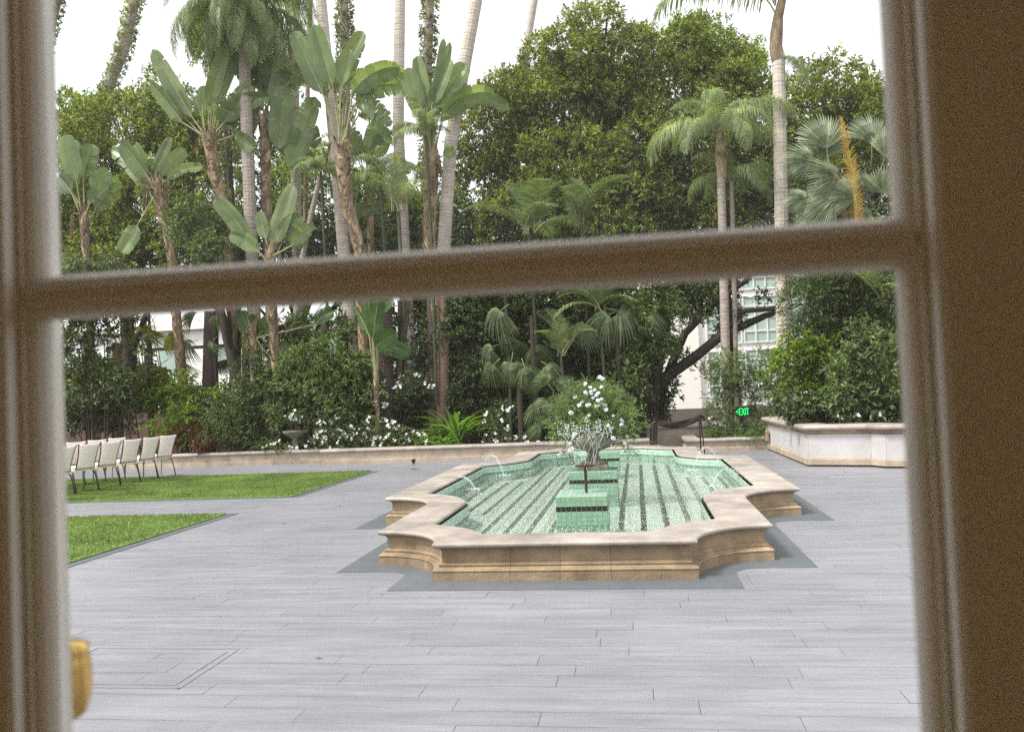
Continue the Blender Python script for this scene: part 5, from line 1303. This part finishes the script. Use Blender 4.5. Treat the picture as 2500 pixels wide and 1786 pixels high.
pL = P(100, 990, 37); pR = P(1400, 990, 37)
t = empty('pale_building', (pL[0], 37, 0), 'pale sunlit building showing through gaps behind the palm trunks at left', 'building')
MB().box(-3, pR[0]-pL[0], 0, 4, -.5, 6.4).build('wall', bldw, t)
MB().box(-3, pR[0]-pL[0], -.35, 4, 6.4, 6.7).build('cornice', bldwarm, t)
f = t
for k in range(9):
    MB().box(1+k*3.6, 2.3+k*3.6, -.04, -.002, 3.6, 5.4).build('window', winglass, t)
# brown garden wall with dark metal tracery
t = empty('brown_wall', (-20, 11.6, 0), 'brown plastered boundary wall with black metal tracery behind the flower bed', 'wall')
MB().box(0, 21.5, 0, .2, 0, 1.45).build('panel', brownwall, t)
MB().box(0, 21.5, -.03, .23, 1.452, 1.52).build('coping', blackm, t)
c0 = P(467, 875, 11.5)
tr = MB()
for k in range(5):
    a = .4+k*.55
    tr.tube([np.array([c0[0]+20, -.06, .5]) + np.array([math.cos(a)*r_, 0, math.sin(a)*r_+.25*math.sin(r_*3)]) for r_ in np.linspace(0, 1.0, 8)], .02, 6)
for s in (-1, 1):
    tr.tube([np.array([c0[0]+20+s*.9*math.sin(f_*1.5), -.06, .3+1.1*f_]) for f_ in np.linspace(0, 1, 8)], .02, 6)
tr.build('metal_tracery', blackm, t)
rl = MB(); 
for z in (2.35, 3.9): rl.box(c0[0]+20-2.2, c0[0]+20+1.6, -.04, .02, z-.6, z-.5)
rl.box(c0[0]+20-2.2, c0[0]+20-2.1, -.04, .02, 1.53, 3.4); rl.box(c0[0]+20+1.5, c0[0]+20+1.6, -.04, .02, 1.53, 3.4)
rl.build('rail', branchm, t)
q0 = P(365, 960, 8.2); o = MB().box(-.28, .28, 0, .05, 0, .95).build('terracotta_panel', terra, None, (q0[0], 8.3, .2)); tag(o, 'upright rust coloured panel behind the row of white chairs', 'panel')
q0 = P(195, 960, 8.0); o = MB().box(-.4, .4, 0, .3, 0, .45).build('red_brown_box', mat('red_brown_box', (.10, .03, .02), .7), None, (q0[0], 8.0, .2)); tag(o, 'low dark red box planter behind the far left chairs', 'planter')

# ================================================================== DOOR AND ROOM
YD = CAM[1]+.47
dl = P(131, 500, YD); dr = P(1985, 500, YD)
XL = (P(131, 590, YD)[0]+P(142, 720, YD)[0])/2; XR = (P(1975, 480, YD)[0]+P(1985, 610, YD)[0])/2
ZT = (P(200, 603, YD)[2]+P(1900, 494, YD)[2])/2; ZB = (P(200, 700, YD)[2]+P(1900, 612, YD)[2])/2
XL -= .0075; XR += .0005
DX = (XL+XR)/2; hw_ = (XR-XL)/2
door = empty('glazed_door', ((XL+XR)/2, YD, 0), 'cream painted glazed door leaf with panes, seen blurred from inside the room', 'door')

def bead_ring(x0, x1, z0, z1, side):
    prof = [(0, 0), (.0012, .0042), (.0034, .0080), (.0062, .0106), (.0088, .0116), (.0092, .0126), (.0096, .0133), (.0105, .0135)]
    V = []
    for (s, d) in prof:
        for (x, z) in ((x0-s, z0-s), (x1+s, z0-s), (x1+s, z1+s), (x0-s, z1+s)): V.append((x-DX, side*-d, z))
    n = len(prof); F = [(a*4+b, a*4+(b+1) % 4, (a+1)*4+(b+1) % 4, (a+1)*4+b) for a in range(n-1) for b in range(4)]
    m = MB(); m.add(V, F); return m.build('glazing_bead', white_paint, door)
gapm = (ZT-ZB)
panes = [(ZT, ZT+.52), (ZB-.58, ZB), (ZB-.58-gapm-.50, ZB-.58-gapm)]
for (z0, z1) in panes:
    bead_ring(XL, XR, z0, z1, 1); bead_ring(XL, XR, z0, z1, -1)
    o = ob('pane', rawmesh('pane', [(XL-DX-.004, 0, z0-.004), (XR-DX+.004, 0, z0-.004), (XR-DX+.004, 0, z1+.004), (XL-DX-.004, 0, z1+.004)], [(0, 1, 2, 3)], [glass_veiled if z0 == ZT else glass]), door)
for zc_ in (ZB+gapm/2, panes[1][0]-gapm/2):
    h = max(.002, gapm/2-.0105)
    MB().box(-hw_-.008, hw_+.008, -.0135, .0135, zc_-h, zc_+h).build('muntin', white_paint, door)
def stile(sx):
    x = sx*hw_
    prof = [(.0095, .0125), (.0125, .0130), (.0128, .0136), (.0140, .0215), (.0175, .0237), (.0215, .0240), (.12, .0240), (.12, -.0240), (.0105, -.0240), (.0095, -.0130)]
    V = []
    for z in (.15, 2.25):
        for (s, d) in prof: V.append((x+sx*s, -d, z))
    n = len(prof); F = [(a, (a+1) % n, n+(a+1) % n, n+a) for a in range(n)]+[tuple(range(n)), tuple(range(n, 2*n))]
    MB().add(V, F).build('stile', white_paint, door)
stile(-1); stile(1)
MB().box(-hw_-.012, hw_+.012, -.0236, .0236, panes[0][1]+.0105, panes[0][1]+.13).build('rail', white_paint, door)
MB().box(-hw_-.012, hw_+.012, -.0236, .0236, .02, panes[2][0]-.0105).build('rail', white_paint, door)
# outside brass handle beyond the left stile
hp = P(165, 1500, YD+.055)
hm = MB()
hx_ = hp[0]-DX; hz = hp[2]-.007
hm.lathe([(.004, -.021), (.009, -.018), (.0125, -.010), (.0135, 0), (.0125, .010), (.011, .014), (.012, .017), (.008, .019)], 16, c=(0, 0, 0))
V = hm.V[0]*np.array([.92, .92, 1.3]); hm.V[0] = V+np.array([hx_-.001, .055, hz+.006])
hm.tube([(hx_-.03, .03, hz-.01), (hx_-.006, .055, hz-.005)], .006, 8)
hm.tube([(hx_-.008, .055, hz-.012), (hx_-.0085, .05, hz-.05)], [.006, .004], 8)
hm.build('handle', brass, door, smooth=True)
# room shell behind and around the camera
def shell(name, boxes, m):
    mb = MB()
    for b in boxes: mb.box(*b)
    o = mb.build(name, m); tag(o, kind='structure'); return o
W0, W1 = DX-hw_-.135, DX+hw_+.135
OL0, OL1, OR0, OR1 = -4.0, -.45, 1.75, 4.9  # side openings out of view, added and sized to light the room
y0w, y1w = YD-.06, YD+.12
shell('wall_front', [(-4.2, OL0, y0w, y1w, 0, 2.9), (OL1, W0, y0w, y1w, 0, 2.9), (W1, OR0, y0w, y1w, 0, 2.9), (OR1, 5.2, y0w, y1w, 0, 2.9), (OL0, OL1, y0w, y1w, 2.35, 2.9), (W0, W1, y0w, y1w, 2.262, 2.9), (OR0, OR1, y0w, y1w, 2.35, 2.9)], room_wall)
RB = YD-4.5
shell('wall_back', [(-4.2, 5.2, RB-.1, RB, 0, 2.9)], room_wall)
shell('wall_left', [(-4.3, -4.203, RB, y1w, 0, 2.9)], room_wall)
shell('wall_right', [(5.203, 5.3, RB, y1w, 0, 2.9)], room_wall)
shell('room_ceiling', [(-4.3, 5.3, RB-.1, y1w, 2.903, 3.0)], mat('room_ceiling', (.75, .64, .5), .8))
shell('room_floor', [(-4.2, 5.2, RB, y0w, -.05, .004)], room_floor)
